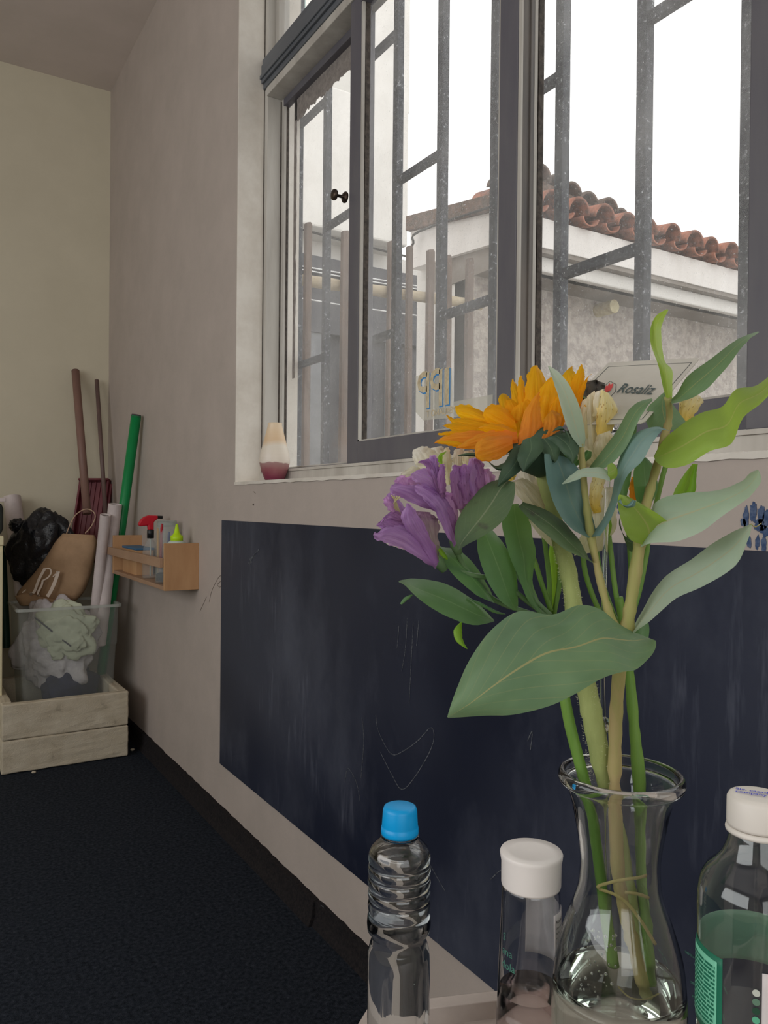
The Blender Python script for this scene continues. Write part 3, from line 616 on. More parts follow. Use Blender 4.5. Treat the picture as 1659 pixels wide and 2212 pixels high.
for i, (dx, dy, tx, ty, h, col, cat, lb_) in enumerate([(-.03, .02, .0, .012, .215, (214, 150, 40), 'pencil', 'thick orange pencil leaning in the pen jar'), (-.03, -.01, .0, -.02, .235, (170, 24, 40), 'pen', 'long red pen standing in the pen jar'), (.0, -.02, .0, -.01, .20, (44, 70, 140), 'pen', 'blue pen leaning in the pen jar'), (.02, .0, .01, -.02, .21, (196, 202, 210), 'pen', 'pale pen leaning in the pen jar')]):
    b0 = V((.960+dx, 3.32+dy, SB+.009)); mt_ = solid('pen_colour', col, rough=.45)
    o = mesh(cat, MB().tube([b0, b0+V((tx*.8, ty*.8, h*.92)), b0+V((tx, ty, h))], [.0065, .0065, .0035], 10), mt_, smooth=False, loc=b0); tag(o, lb_, cat, 'pens in the pen jar')
# glue bottle with lime cap
gb = root('glue_bottle', (.965, 3.185, SB), 'squat glue bottle with pointed lime green cap on the wall shelf', 'glue bottle'); c = V((.955, 3.165, SB))
mesh('bottle_body', MB().lathe([(.001, 0), (.040, 0), (.043, .006), (.043, .15), (.038, .168), (.026, .178), (.001, .178)], c, 28), M['glue'], gb, smooth=True)
mesh('nozzle_cap', MB().lathe([(.001, .176), (.025, .176), (.025, .198), (.017, .201), (.011, .212), (.0065, .236), (.0045, .245), (.001, .246)], c, 24), M['lime'], gb, smooth=True)
# low box with blue lid
bb = root('pencil_box', (.95, 3.8, SB), 'low box with a thin blue lid at the far end of the wall shelf', 'box')
mesh('box_body', bx((.905, 3.62, SB), (.985, 3.87, SB+.115)), M['pine'], bb, bevel=.003)
mesh('lid', bx((.902, 3.616, SB+.115), (.988, 3.874, SB+.125)), solid('blue_lid', (60, 104, 140), rough=.5), bb, bevel=.002)

# ================================================================== the far corner
def foam(name, z0, z1, par, lbl=None, top=False):
    x0, x1, y0, y1, t = .373, .917, 3.785, 4.40, .045
    bm = bmesh.new(); mb = MB()
    for a, b in (((x0, y0), (x1, y0+t)), ((x0, y1-t), (x1, y1)), ((x0, y0+t), (x0+t, y1-t)), ((x1-t, y0+t), (x1, y1-t))): mb.box((a[0], a[1], z0), (b[0], b[1], z1))
    if not top: mb.box((x0+t, y0+t, z0), (x1-t, y1-t, z0+.04))
    return mb
M['foam'] = solid('polystyrene', (208, 198, 178), (192, 180, 158), .85, 14, .8, 210, dist=.003, lo=.3, hi=.62, c3=(160, 150, 132))
fb = root('polystyrene_box', (.645, 4.09, 0), 'open off-white polystyrene box in two stacked halves on the carpet in the corner', 'box')
def roughbox(name, mb, par, lbl=None):
    o = mesh(name, mb, M['foam'], par, label=lbl); bv = o.modifiers.new('bevel', 'BEVEL'); bv.width = .007; bv.segments = 3
    s_ = o.modifiers.new('sub', 'SUBSURF'); s_.subdivision_type = 'SIMPLE'; s_.levels = s_.render_levels = 3
    tx = bpy.data.textures.new('foam_grain', 'CLOUDS'); tx.noise_scale = .035; tx.noise_depth = 3
    d = o.modifiers.new('disp', 'DISPLACE'); d.texture = tx; d.strength = .009; d.mid_level = .5; d.texture_coords = 'GLOBAL'; return o
roughbox('lower_half', foam('a', .004, .1495, fb), fb); roughbox('upper_half', foam('a', .1515, .31, fb, top=True), fb)
mesh('crumb', blob((.955, 3.86, .006), .010, .008, .006, 2, .3), M['foam'], fb, smooth=True); mesh('crumb', blob((.50, 3.755, .005), .009, .006, .005, 2, .3, seed=2), M['foam'], fb, smooth=True)

# clear plastic bin with its contents
bn = root('clear_plastic_bin', (.69, 4.15, .05), 'clear plastic bin standing in the polystyrene box, full of rubbish and rolls', 'bin')
M['bin'] = clearplastic('cloudy_clear_plastic', (.96, .97, .965), .085, (.62, .63, .60)); M['binrim'] = clearplastic('cloudy_rim', (.88, .90, .88), .42, (.66, .68, .64))
def frust(z, g):  # rectangle at height z, inset g
    t = (z-.05)/.65; k = .035*(1-t)
    return [V((.462+k+g, 3.985+k*.3+g, z)), V((.918-k-g, 3.985+k*.3+g, z)), V((.918-k-g, 4.345-k*.6-g, z)), V((.462+k+g, 4.345-k*.6-g, z))]
def rnd(q, r=.03, n_=4):
    out = []
    for i in range(4):
        a, b, c_ = q[i-1], q[i], q[(i+1) % 4]; d1 = (a-b).normalized()*r; d2 = (c_-b).normalized()*r
        for j in range(n_+1):
            t = j/n_; out.append(b+d1*(1-t)**2+d2*t**2)
    return out
bw = MB(); lv = [(.05, 0), (.055, 0), (.3, 0), (.50, 0), (.505, -.004), (.69, 0)]; vs = []
for z, g in lv: vs += rnd(frust(z, g))
n_ = 20; bw.add(vs, [(i*n_+k, i*n_+(k+1) % n_, (i+1)*n_+(k+1) % n_, (i+1)*n_+k) for i in range(len(lv)-1) for k in range(n_)] + [tuple(range(n_))])
mesh('bin_wall', bw, M['bin'], bn, smooth=False, thick=.002)
rm = MB(); vs = []
for z, g in ((.69, .0), (.69, -.012), (.704, -.012), (.704, .0)): vs += rnd(frust(z, g))
rm.add(vs, [(i*n_+k, i*n_+(k+1) % n_, ((i+1) % 4)*n_+(k+1) % n_, ((i+1) % 4)*n_+k) for i in range(4) for k in range(n_)]); mesh('rim', rm, M['binrim'], bn)
M['bagwhite'] = solid('crumpled_white_plastic', (206, 200, 202), (178, 172, 176), .45, 12, .5, 26, dist=.01); M['bagpale'] = solid('pale_green_paper', (196, 200, 176), (176, 180, 158), .6, 12, .4, 22, dist=.01)
rw = mesh('white_plastic_bag', blob(P(122, 1396, 3.90), .172, .075, .205, 5, .42, 1.7, seed=4, ax=(RT, FW, UP)), M['bagwhite'], smooth=True); tag(rw, 'crumpled white plastic bag pressed against the wall of the clear bin', 'plastic bag')
rp = mesh('crumpled_paper', blob(P(142, 1362, 3.83), .125, .035, .125, 5, .4, 1.6, seed=9, ax=(RT, FW, UP)), M['bagpale'], smooth=True); tag(rp, 'crumpled pale greenish paper near the top of the clear bin', 'paper')
st_ = mesh('thin_stick', MB().tube([P(75, 1334, 3.795), P(153, 1396, 3.795)], .004, 8), M['darkgrey']); tag(st_, 'thin dark stick lying against the crumpled paper in the bin', 'stick')
bl = mesh('blue_cloth', blob(V((.72, 4.16, .27)), .13, .10, .12, 4, .2, 2.5, seed=12), solid('navy_cloth', (38, 44, 74), (28, 32, 56), .9, 20, .4), smooth=True); tag(bl, 'dark blue cloth at the bottom of the clear bin', 'cloth')
yl = mesh('yellow_scrap', blob(P(118, 1486, 3.86), .035, .012, .010, 3, .3, 3), solid('yellow_scrap', (150, 140, 40), rough=.6), smooth=True); tag(yl, 'small yellow scrap low in the clear bin just above the foam', 'scrap')
# rolls of white paper
M['roll'] = solid('white_paper_roll', (218, 206, 204), (202, 190, 188), .55, 10, .2, 60); M['rollin'] = solid('roll_inside', (140, 132, 128), rough=.8)
def roll(a, b, r, lbl):
    a, b = V(a), V(b); rt = root('paper_roll', b, lbl, 'paper roll', 'paper rolls in the bin'); t = (b-a).normalized(); x = t.orthogonal().normalized(); y = t.cross(x)
    L_ = (b-a).length; mesh('roll_sheet', MB().lathe([(r, 0), (r, L_), (r-.004, L_), (r-.004, 0)], a, 32, closed=True, ax=(x, y, t)), M['roll'], rt, smooth=False, bevel=.001)
    mesh('inner_wrap', MB().lathe([(r*.74, .01), (r*.74, L_-.006), (r*.66, L_-.006), (r*.66, .01)], a, 24, closed=True, ax=(x, y, t)), M['rollin'], rt); return rt
roll(P(214, 1392, 3.98), P(249, 1089, 3.90), .033, 'taller front white paper roll leaning in the bin next to the green pole')
roll(P(200, 1380, 3.98), P(228, 1112, 3.84), .026, 'shorter white paper roll with an open end, left of the taller one')
roll(P(56, 1318, 4.12), P(26, 1073, 4.24), .044, 'pale paper roll at the left, behind the black garbage bag')
# poles
def pole(name, a, b, r, mat, lbl, cat, caps=None):
    a, b = V(a), V(b); rt = root(name, a, lbl, cat); mesh('shaft', MB().tube([a, b], r, 20), mat, rt, smooth=False)
    for f in rt.children[0].data.polygons: f.use_smooth = len(f.vertices) == 4
    if caps: t = (b-a).normalized(); mesh('end_cap', MB().tube([b-t*.006, b+t*.004], [r*1.02, r*.9], 20), caps, rt)
    return rt
M['green'] = solid('green_pvc', (0, 138, 74), (0, 128, 66), .4, 6)
pole('green_pole', PY(214, 1492, 4.27), V((.984, 3.95, 1.64)), .0245, M['green'], 'bright green plastic pole leaning against the wall from the bin', 'pole', M['darkgrey'])
M['pinkwood'] = solid('pink_primed_pole', (146, 112, 100), (132, 102, 92), .5, 10, stretch=(1, 1, .2)); M['brownpole'] = solid('thin_brown_pole', (116, 94, 88), (104, 84, 80), .5, 10)
pole('broom_handle', PY(188, 1110, 4.42), PY(163, 801, 4.72-.02), .0215, M['pinkwood'], 'thick reddish brown broom handle behind the dustpan', 'broom handle', M['brownpole'])
pole('mop_handle', PY(228, 1110, 4.45), PY(209, 821, 4.70), .0115, M['brownpole'], 'thin brown mop handle nearest the wall corner, right of the broom handle', 'mop handle')
# dustpan standing on end
M['maroon'] = solid('maroon_plastic', (118, 46, 54), (104, 38, 48), .4, 8, stretch=(1, 1, .2))
dpn = root('dustpan', P(190, 1160, 4.4), 'dark red ribbed plastic dustpan standing upright in the corner', 'dustpan')
d0 = 4.40; q = [P(178, 1040, d0+.10), P(238, 1040, d0+.10), P(214, 1215, d0-.02), P(152, 1215, d0-.02)]
Xd = (q[1]-q[0]).normalized(); Yd = (q[3]-q[0]).normalized(); Nd = Xd.cross(Yd).normalized()
if Nd.dot(FW) > 0: Nd = -Nd
mb = MB().poly(q, -Nd*.008); mesh('pan_floor', mb, M['maroon'], dpn)
w = (q[1]-q[0]).length; hq = (q[3]-q[0]).length
for k_ in range(5):
    f = .16+.17*k_; a, b = q[0].lerp(q[1], f), q[3].lerp(q[2], f); mesh('rib', MB().poly([a-Xd*.003, a+Xd*.003, b+Xd*.003, b-Xd*.003], Nd*.006), M['maroon'], dpn)
for a, b in ((q[0], q[3]), (q[1], q[2])): mesh('side_lip', MB().poly([a-Xd*.006, a+Xd*.006, b+Xd*.006, b-Xd*.006], Nd*.035), M['maroon'], dpn, bevel=.002)
mesh('back_lip', MB().poly([q[0]-Xd*.006-Yd*.006, q[1]+Xd*.006-Yd*.006, q[1]+Xd*.006+Yd*.006, q[0]-Xd*.006+Yd*.006], Nd*.05), M['maroon'], dpn, bevel=.003)
mesh('side_grip', MB().poly([q[1]+Xd*.006+Yd*.02, q[1]+Xd*.02+Yd*.02, q[1].lerp(q[2], .6)+Xd*.018, q[1].lerp(q[2], .6)+Xd*.004], Nd*.02-Nd*.0), M['maroon'], dpn, bevel=.002)
# black garbage bag
M['blackbag'] = solid('black_polythene', (18, 20, 26), (30, 32, 38), .32, 10, .7, 16, dist=.02, spec=.5)
def bagfn(w):
    w = V(w); w.x += .35*w.z if w.z > 0 else .10*w.z; w.x *= 1-.25*max(0, w.z); return w
gbg = mesh('garbage_bag', blob(P(84, 1182, 4.06), .145, .10, .195, 5, .26, 1.7, seed=21, ax=(RT, FW, UP), fn=bagfn), M['blackbag'], smooth=True)
tag(gbg, 'black garbage bag heaped on the bin behind the brown paper bag', 'garbage bag')
o = mesh('bag_ear', blob(P(38, 1135, 4.05), .04, .035, .035, 4, .25, 2.5, seed=5, ax=(RT, FW, UP)), M['blackbag'], gbg, smooth=True)
mesh('bag_neck', ellipsoid_loft([(112, 1108, 120, 1104), (95, 1118, 136, 1124), (88, 1145, 160, 1150), (70, 1190, 160, 1180)], 4.07, .08), M['blackbag'], gbg, smooth=True)
# brown paper bag with white letters
M['kraft'] = solid('kraft_paper', (176, 144, 112), (158, 128, 98), .75, 9, .35, 30, dist=.004, lo=.35, hi=.65)
pb = root('paper_bag', P(120, 1230, 3.98), 'crumpled brown paper carrier bag with white letters lying on top of the bin', 'paper bag')
mesh('bag_body', ellipsoid_loft([(136, 1152, 204, 1156), (118, 1172, 209, 1172), (100, 1200, 204, 1208), (80, 1228, 196, 1242), (56, 1258, 184, 1274), (36, 1284, 166, 1296), (44, 1304, 150, 1306)], 4.00, .15, k=5, m=24), M['kraft'], pb, smooth=True)
mesh('bag_base', ellipsoid_loft([(32, 1288, 60, 1280), (40, 1302, 104, 1292), (50, 1309, 160, 1300), (100, 1306, 165, 1302)], 3.95, .05), M['kraft'], pb, smooth=True)
M['twine'] = solid('twisted_paper_handle', (190, 160, 136), rough=.8)
mesh('handle', MB().tube(sm([P(144, 1152, 3.99), P(152, 1132, 3.99), P(164, 1112, 4.0), P(184, 1100, 4.0), (P(200, 1104, 4.0)), P(206, 1116, 4.0), P(198, 1136, 3.99), P(184, 1152, 3.98)]), .0028, 8), M['twine'], pb, smooth=True)
M['whiteink'] = solid('white_ink', (222, 206, 192), rough=.7)
def bagstroke(pts, w_):
    q_b = [P(u, v, 3.89) for u, v in crom(pts, 5)]; mb = ribbon(q_b, w_, -FW, 0); vs = []
    return mb
for pts, w_ in (([(97, 1228), (84, 1252), (74, 1278), (64, 1284)], .013), ([(97, 1228), (108, 1229), (110, 1238), (103, 1248), (92, 1254)], .007), ([(92, 1254), (90, 1264), (82, 1280), (84, 1288)], .010), ([(126, 1234), (119, 1256), (110, 1276), (102, 1289)], .017), ([(126, 1234), (114, 1246)], .005), ([(48, 1280), (56, 1274)], .005)):
    o = mesh('letter_stroke', bagstroke(pts, w_), M['whiteink'], pb, thick=.001)
    sw = o.modifiers.new('wrap', 'SHRINKWRAP'); sw.target = pb.children[0]; sw.wrap_method = 'PROJECT'; sw.use_project_z = False
    o.modifiers.remove(sw)
    # lay the letters on the bag: push every vertex on to its surface
    me_b = pb.children[0].data; from mathutils.bvhtree import BVHTree
    bv = BVHTree.FromPolygons([v.co+ORG[pb] for v in me_b.vertices], [tuple(p.vertices) for p in me_b.polygons])
    for v in o.data.vertices:
        wpt = v.co+ORG[pb]; dr = (wpt-CAM).normalized(); h_ = bv.ray_cast(CAM+dr*2, dr)
        if h_[0]: v.co = h_[0]-dr*.002-ORG[pb]
# cream cabinet whose edge shows at the far left, and the roll behind it
M['cream'] = solid('cream_enamel', (226, 216, 178), rough=.5)
cb = root('cream_cabinet', (.25, 4.1, 0), 'cream cabinet whose edge just shows at the left border beside the bin', 'cabinet')
mesh('cabinet_body', bx((-.35, 4.0, 0), (PY(6, 1300, 4.0).x, 4.5, PY(4, 1178, 4.0).z)), M['cream'], cb, bevel=.004)
mesh('cabinet_top', bx((-.36, 3.99, PY(4, 1178, 4.0).z), (PY(7, 1300, 4.0).x, 4.51, PY(4, 1158, 4.0).z)), M['cream'], cb, bevel=.004)
mesh('cabinet_door', bx((-.34, 3.985, .05), (PY(5, 1300, 4.0).x, 4.0, PY(4, 1190, 4.0).z)), M['cream'], cb, bevel=.003)
fo = mesh('folded_fabric', bx((.0, 4.1, PY(4, 1158, 4.0).z), (PY(4, 1100, 4.2).x, 4.45, PY(4, 1085, 4.2).z)), solid('dark_green_cloth', (60, 66, 62), (48, 52, 50), .9, 20, .4), bevel=.03); tag(fo, 'dark folded cloth on top of the cream cabinet at the left border', 'cloth')
fp_ = mesh('white_sheet', bx((.0, 4.08, PY(4, 1085, 4.2).z+.002), (PY(7, 1080, 4.2).x, 4.45, PY(4, 1076, 4.2).z+.002)), M['roll'], bevel=.003); tag(fp_, 'thin white sheet on the dark folded cloth at the left border', 'sheet')
dk = mesh('dark_green_tube', MB().tube([PY(14, 1400, 4.5), PY(4, 1180, 4.6)], .02, 16), solid('dark_green_tube', (24, 60, 44), rough=.5)); tag(dk, 'dark green tube between the cream cabinet and the left paper roll', 'tube')

# ================================================================== the table and what stands on it
TZ = .76
M['table'] = solid('pale_laminate', (196, 184, 176), (180, 168, 160), .5, 12, .1, 80, spec=.4)
tb = root('table', (.3, .1, 0), 'pale laminate table with a raised lip round its angled edge in the foreground', 'table')
d1, d2, d3 = V((.935, -.354, 0)), V((.161, -.987, 0)), V((-.78, -.62, 0))
LA = V((.34, .568, 0)); LB = LA+d1*.20; LC = LB+d2*.75; LF = LA+d3*.42; LE = LF+V((-.16, -.987, 0))*.4
pts = [LA, LB, LC, LC+V((-.6, -.12, 0)), LE]
pts = [LA, LB, LC, V((.25, -.38, 0)), LE, LF]
mesh('table_top', MB().poly([p+V((0, 0, TZ-.022)) for p in pts], (0, 0, .022)), M['table'], tb, bevel=.001)
ctr = sum(pts, V((0, 0, 0)))/6
for i in range(6):
    a, b = pts[i], pts[(i+1) % 6]; t = (b-a).normalized(); n_ = V((-t.y, t.x, 0)); n_ = n_ if n_.dot(ctr-a) > 0 else -n_
    e = .0135; t0 = (b-a).length
    mesh('edge_lip', MB().poly([a+V((0, 0, TZ-.02)), b+V((0, 0, TZ-.02)), b+n_*e-t*e*.57+V((0, 0, TZ-.02)), a+n_*e+t*e*.57+V((0, 0, TZ-.02))], (0, 0, .0355)), M['table'], tb, bevel=.0008)
for p in (LA.lerp(ctr, .25), LB.lerp(ctr, .25), LC.lerp(ctr, .2), LE.lerp(ctr, .2)):
    mesh('leg', MB().tube([p+V((0, 0, 0)), p+V((0, 0, TZ-.022))], .016, 14), M['steel'], tb)

G = glassmat('clear_glass', (.985, .995, .99), 1.5); GP = glassmat('clear_pet', (.99, .995, 1), 1.45); WAT = glassmat('water', (.985, .995, .985), 1.33); GD = glassmat('dim_glass', (.97, .985, .975), 1.48, smear=0)
def shell(prof, t): return prof + [(max(r-t, .0004), z+(t if i == 0 else 0)) for i, (r, z) in reversed(list(enumerate(prof)))]
def cylmap(c, r, a0, pts2, sgn=1):
    return [V((c[0]+(r if not callable(r) else r(z))*math.cos(a0+sgn*x/(.03)), c[1]+(r if not callable(r) else r(z))*math.sin(a0+sgn*x/(.03)), z)) for x, z in pts2]
def patch(name, c, rf, a0, a1, z0, z1, mat, par, n_=16, nz_=8, label=None, th=.0002):
    mb = MB(); vs = []
    for i in range(nz_+1):
        z = z0+(z1-z0)*i/nz_; r = rf(z)
        for j in range(n_+1): a = a0+(a1-a0)*j/n_; vs.append((c[0]+r*math.cos(a), c[1]+r*math.sin(a), z))
    mb.add(vs, [(i*(n_+1)+j, i*(n_+1)+j+1, (i+1)*(n_+1)+j+1, (i+1)*(n_+1)+j) for i in range(nz_) for j in range(n_)]); return mesh(name, mb, mat, par, smooth=True, label=label, thick=th)
def cyltext(name, s, c, rf, a0, z, h, mat, par, sgn=-1, bold=.01, spacing=1):
    """sgn=+1 reads left to right seen from outside"""
    cu = bpy.data.curves.new('t', 'FONT'); cu.body = s; cu.offset = bold; cu.resolution_u = 2; cu.space_character = spacing; t = bpy.data.objects.new('t', cu); COL.objects.link(t)
    me = bpy.data.meshes.new_from_object(t.evaluated_get(bpy.context.evaluated_depsgraph_get())); bpy.data.objects.remove(t); k = h/.7; mb = MB(); vs = []
    for v in me.vertices:
        zz = z+v.co.y*k; r = rf(zz); a = a0+sgn*v.co.x*k/r; vs.append((c[0]+r*math.cos(a), c[1]+r*math.sin(a), zz))
    mb.add(vs, [tuple(p.vertices) for p in me.polygons]); bpy.data.meshes.remove(me); return mesh(name, mb, mat, par)

# --- small water bottle with a blue cap
C1 = (.327, .503, 0); wb = root('water_bottle', (.327, .503, TZ), 'small clear ribbed water bottle with a bright blue screw cap', 'bottle')
pr = [(.0005, .7605), (.018, .7605), (.0225, .764), (.0243, .772), (.0243, .842), (.0240, .852), (.0236, .858), (.0222, .8635), (.0207, .868), (.0212, .8715), (.0243, .875), (.0247, .880), (.0243, .885), (.0232, .8875)]
for k_ in range(4):
    z0 = .889+.0092*k_; pr += [(.0238, z0+.0015), (.0243, z0+.0045), (.0237, z0+.0075), (.0229, z0+.009)]
pr += [(.0240, .9285), (.0236, .933), (.0218, .9375), (.0185, .941), (.0148, .944), (.0118, .9455), (.0110, .9475), (.0110, .958)]
def flute(a, z): return 1+(-.075*max(0, math.cos(a*5))**2 if z < .843 else 0)
def shell_l(prof, t, c, mod=None, n=64):
    inner = [(max(r-t, .0004), z+(t if z < prof[0][1]+.0002 else 0)) for r, z in reversed(prof)]
    return MB().lathe(prof+inner, c, n, closed=False, mod=mod)
mesh('bottle_body', shell_l(pr, .0007, C1, flute), GP, wb, smooth=True)
wp = [(r-.0004, z+(.0004 if z < .7606 else 0)) for r, z in pr if z < .937]; wp = [(max(r, .0004), z) for r, z in wp]+[(.021, .9372), (.0005, .9372)]
mesh('water', MB().lathe(wp, C1, 64, mod=flute), WAT, wb, smooth=True)
M['bluecap'] = solid('bright_blue_cap', (0, 158, 226), rough=.38, spec=.4)
cp_ = mesh('screw_cap', MB().lathe([(.0005, .948), (.0142, .948), (.0145, .950), (.0143, .9535), (.0138, .954), (.0139, .955), (.0131, .9665), (.0122, .9690), (.0105, .9698), (.0003, .9694)], C1, 64, mod=lambda a, z: 1+(.006*math.cos(a*60) if .956 < z < .9665 else 0)), M['bluecap'], wb, smooth=True, label='bright blue ribbed screw cap')
mesh('neck_ring', MB().lathe([(.0113, .9462), (.0146, .9462), (.0148, .9472), (.0146, .948), (.0113, .948)], C1, 48, closed=True), GP, wb, smooth=True)

# --- tapered bottle with a frosted white cap
C2 = (.393, .4275, 0); ab = root('hand_gel_bottle', (.393, .4275, TZ), 'tapered clear bottle with wide white flip cap, a third full, beside the carafe', 'bottle')
def r2(z): return .0210+(.0262-.0210)*max(0, min(1, (.922-z)/.155))
pr = [(.0005, .7605), (.021, .7605), (.0255, .766), (.0262, .775)]+[(r2(z), z) for z in [.775+.0147*i for i in range(1, 11)]]+[(.0205, .9245), (.016, .926), (.016, .935)]
mesh('bottle_body', shell_l(pr, .0009, C2), GP, ab, smooth=True)
wp = [(.0005, .761), (.0208, .761), (.025, .7664), (.0257, .775)]+[(r2(z)-.0005, z) for z in (.80, .825, .848)]+[(.0005, .848)]
mesh('gel', MB().lathe(wp, C2, 64), glassmat('rosy_gel', (.93, .86, .84), 1.36), ab, smooth=True)
M['whitecap'] = solid('milky_white_cap', (236, 230, 226), rough=.4)
mesh('flip_cap', MB().lathe([(.0005, .924), (.0212, .924), (.0216, .9255), (.0217, .941), (.0226, .9455), (.0228, .9475), (.0220, .949), (.0150, .9484), (.0003, .9480)], C2, 64), M['whitecap'], ab, smooth=True)
M['label'] = solid('white_paper_label', (214, 208, 208), rough=.6); M['ink'] = solid('black_ink', (36, 34, 36), rough=.7); M['greenink'] = solid('green_marker', (70, 126, 108), rough=.7)
ca = math.atan2(-C2[1], -C2[0])   # angle from the bottle towards the viewer
rl = lambda z: r2(z)+.0003
lb2 = patch('paper_label', C2, rl, ca+math.radians(48), ca+math.radians(190), .862, .910, M['label'], ab, 30)
rt_ = lambda z: r2(z)+.0006
cyltext('label_lettering', 'Alcohol en gel', C2, rt_, ca+math.radians(53), .9035, .0022, M['ink'], ab, sgn=1)
for i, s_ in enumerate(['Uso externo', 'Aplicar en las', 'manos y frotar', 'hasta secar', 'No enjuagar', 'Ingredientes', 'agua, alcohol', 'glicerina', 'perfume', 'Mantener lejos', 'del fuego']): cyltext('label_lettering', s_, C2, rt_, ca+math.radians(53), .8995-.0034*i, .0016, M['ink'], ab, sgn=1, bold=0)
rg = lambda z: r2(z)+.0004
for i, s_ in enumerate(['S', 'ana', 'dola']): cyltext('marker_writing', s_, C2, rg, ca-math.radians(60), .888-.0095*i, .0055, M['greenink'], ab, sgn=1, bold=-.005)

# --- tall bottle at the right edge, white cap, green labels
C3 = (.393, .251, 0); tbt = root('soda_bottle', (.393, .251, TZ), 'tall clear plastic bottle with white screw cap and green label at the right edge', 'bottle')
pr = [(.0005, .7605), (.022, .7605), (.0275, .766), (.0293, .778), (.0293, .80), (.0285, .803), (.0293, .806), (.0293, .86), (.0286, .863), (.0294, .867), (.0294, .918), (.0287, .922), (.0295, .926), (.0296, .968), (.0298, .976), (.0300, .984), (.0297, .991), (.0290, .9955), (.0278, 1.000), (.0249, 1.005), (.0204, 1.0095), (.0174, 1.014), (.0154, 1.019), (.0142, 1.0237), (.0134, 1.028), (.0122, 1.031), (.0122, 1.04)]
mesh('bottle_body', shell_l(pr, .0006, C3, n=72), GD, tbt, smooth=True)
M['capw'] = solid('white_screw_cap', (226, 220, 212), rough=.45)
mesh('screw_cap', MB().lathe([(.0005, 1.030), (.0152, 1.030), (.0154, 1.0315), (.0153, 1.044), (.0142, 1.0462), (.012, 1.0468), (.0003, 1.0464)], C3, 60, mod=lambda a, z: 1+(.006*math.cos(a*70) if 1.032 < z < 1.044 else 0)), M['capw'], tbt, smooth=True)
mesh('tamper_ring', MB().lathe([(.0125, 1.0265), (.0158, 1.0265), (.0160, 1.0278), (.0156, 1.0293), (.0125, 1.0293)], C3, 60, closed=True), M['capw'], tbt, smooth=True)
M['biro'] = solid('blue_biro', (70, 80, 200), rough=.7); M['labgreen'] = solid('dark_green_print', (24, 110, 84), rough=.5); M['labmint'] = solid('mint_print', (120, 200, 168), rough=.5)
rd = V((-C3[0], -C3[1], 0)).normalized(); rx_ = V((-rd.y, rd.x, 0))
for i, s_ in enumerate(['Sig. casada', 'company']): textmesh('cap_writing', s_, V(C3)+V((0, 0, 1.0472))-rd*(.002-.0045*i)-rx_*.011, rx_, -rd, .0030, M['biro'], tbt, bold=.02)
cc = math.atan2(-C3[1], -C3[0]); rr3 = lambda o: (lambda z: .0296+o)
D = math.radians
mesh_l = patch('printed_label', C3, rr3(.0003), cc-D(84), cc-D(31), .923, .9665, M['labgreen'], tbt, label='dark green printed label panel')
patch('label_panel', C3, rr3(.0006), cc-D(82), cc-D(37), .9265, .9635, M['labmint'], tbt)
for i in range(15):
    x = cc-D(80)+D(rng.uniform(0, 2)); z = .9285+.0022*i
    while x < cc-D(40):
        l = D(rng.uniform(3, 12)); e = min(x+l, cc-D(39)); patch('print_line', C3, rr3(.0009), x, e, z, z+.0012, M['labgreen'], tbt, 3, 1, th=0); x = e+D(1.6)
patch('back_label', C3, rr3(.0003), cc+D(100), cc+D(262), .941, .969, clearplastic('mint_film', (.80, .90, .84), .72, lin((196, 236, 214))), tbt, 30)
cyltext('back_lettering', 'Piccola', C3, rr3(.0006), cc+D(155), .949, .010, M['labgreen'], tbt, sgn=1, bold=.02)
cyltext('back_lettering', 'familia santa', C3, rr3(.0006), cc+D(140), .963, .0035, M['labmint'], tbt, sgn=1, bold=.02)
patch('front_label', C3, rr3(.0003), cc+D(6), cc+D(70), .905, .9665, M['label'], tbt, 20)
for i, c_ in enumerate([(196, 200, 190), (96, 128, 108), (34, 72, 54), (92, 176, 140), (30, 70, 180), (206, 40, 66), (150, 146, 136)]):
    z = .9560-.0046*i; a_ = cc+D(1); r = .0300; c_0 = V((C3[0]+r*math.cos(a_), C3[1]+r*math.sin(a_), z)); nn = V((math.cos(a_), math.sin(a_), 0)); tt = V((-nn.y, nn.x, 0))
    mesh('colour_dot', MB().poly([c_0+tt*.0018*math.cos(k_*math.pi/8)+V((0, 0, .0018*math.sin(k_*math.pi/8))) for k_ in range(16)], nn*.0002), solid('dot_colour', c_, rough=.5), tbt)

# --- the glass carafe
C4 = (.417, .366, 0); cf = root('glass_carafe', (.417, .366, TZ), 'clear glass carafe with thick rolled rim, half full of water, holding the bouquet', 'carafe')
pr = [(.0005, .7605), (.030, .7605), (.0385, .765), (.0415, .775), (.0435, .80), (.0446, .83), (.0447, .855), (.0442, .870), (.0431, .8855), (.0405, .901), (.0346, .920), (.0300, .9327), (.0275, .942), (.0266, .951), (.0264, .961), (.0278, .9735), (.0300, .986), (.0325, .9986), (.0362, 1.0100), (.0385, 1.0125), (.0407, 1.0130), (.0418, 1.0160), (.0412, 1.0195), (.0392, 1.0212), (.0372, 1.0200), (.0350, 1.013), (.0303, .9975), (.0277, .986), (.0254, .973), (.0241, .961), (.0243, .951), (.0252, .942), (.0277, .933), (.0322, .921), (.0379, .902), (.0406, .8865), (.0418, .871), (.0423, .855), (.0421, .83), (.041, .80), (.039, .779), (.034, .770), (.0005, .7685)]
pr = [tuple(q) for q in crom(pr, 3)]; pr = [(max(r, .0004), z) for r, z in pr]
mesh('carafe_body', MB().lathe(pr, C4, 96), G, cf, smooth=True)
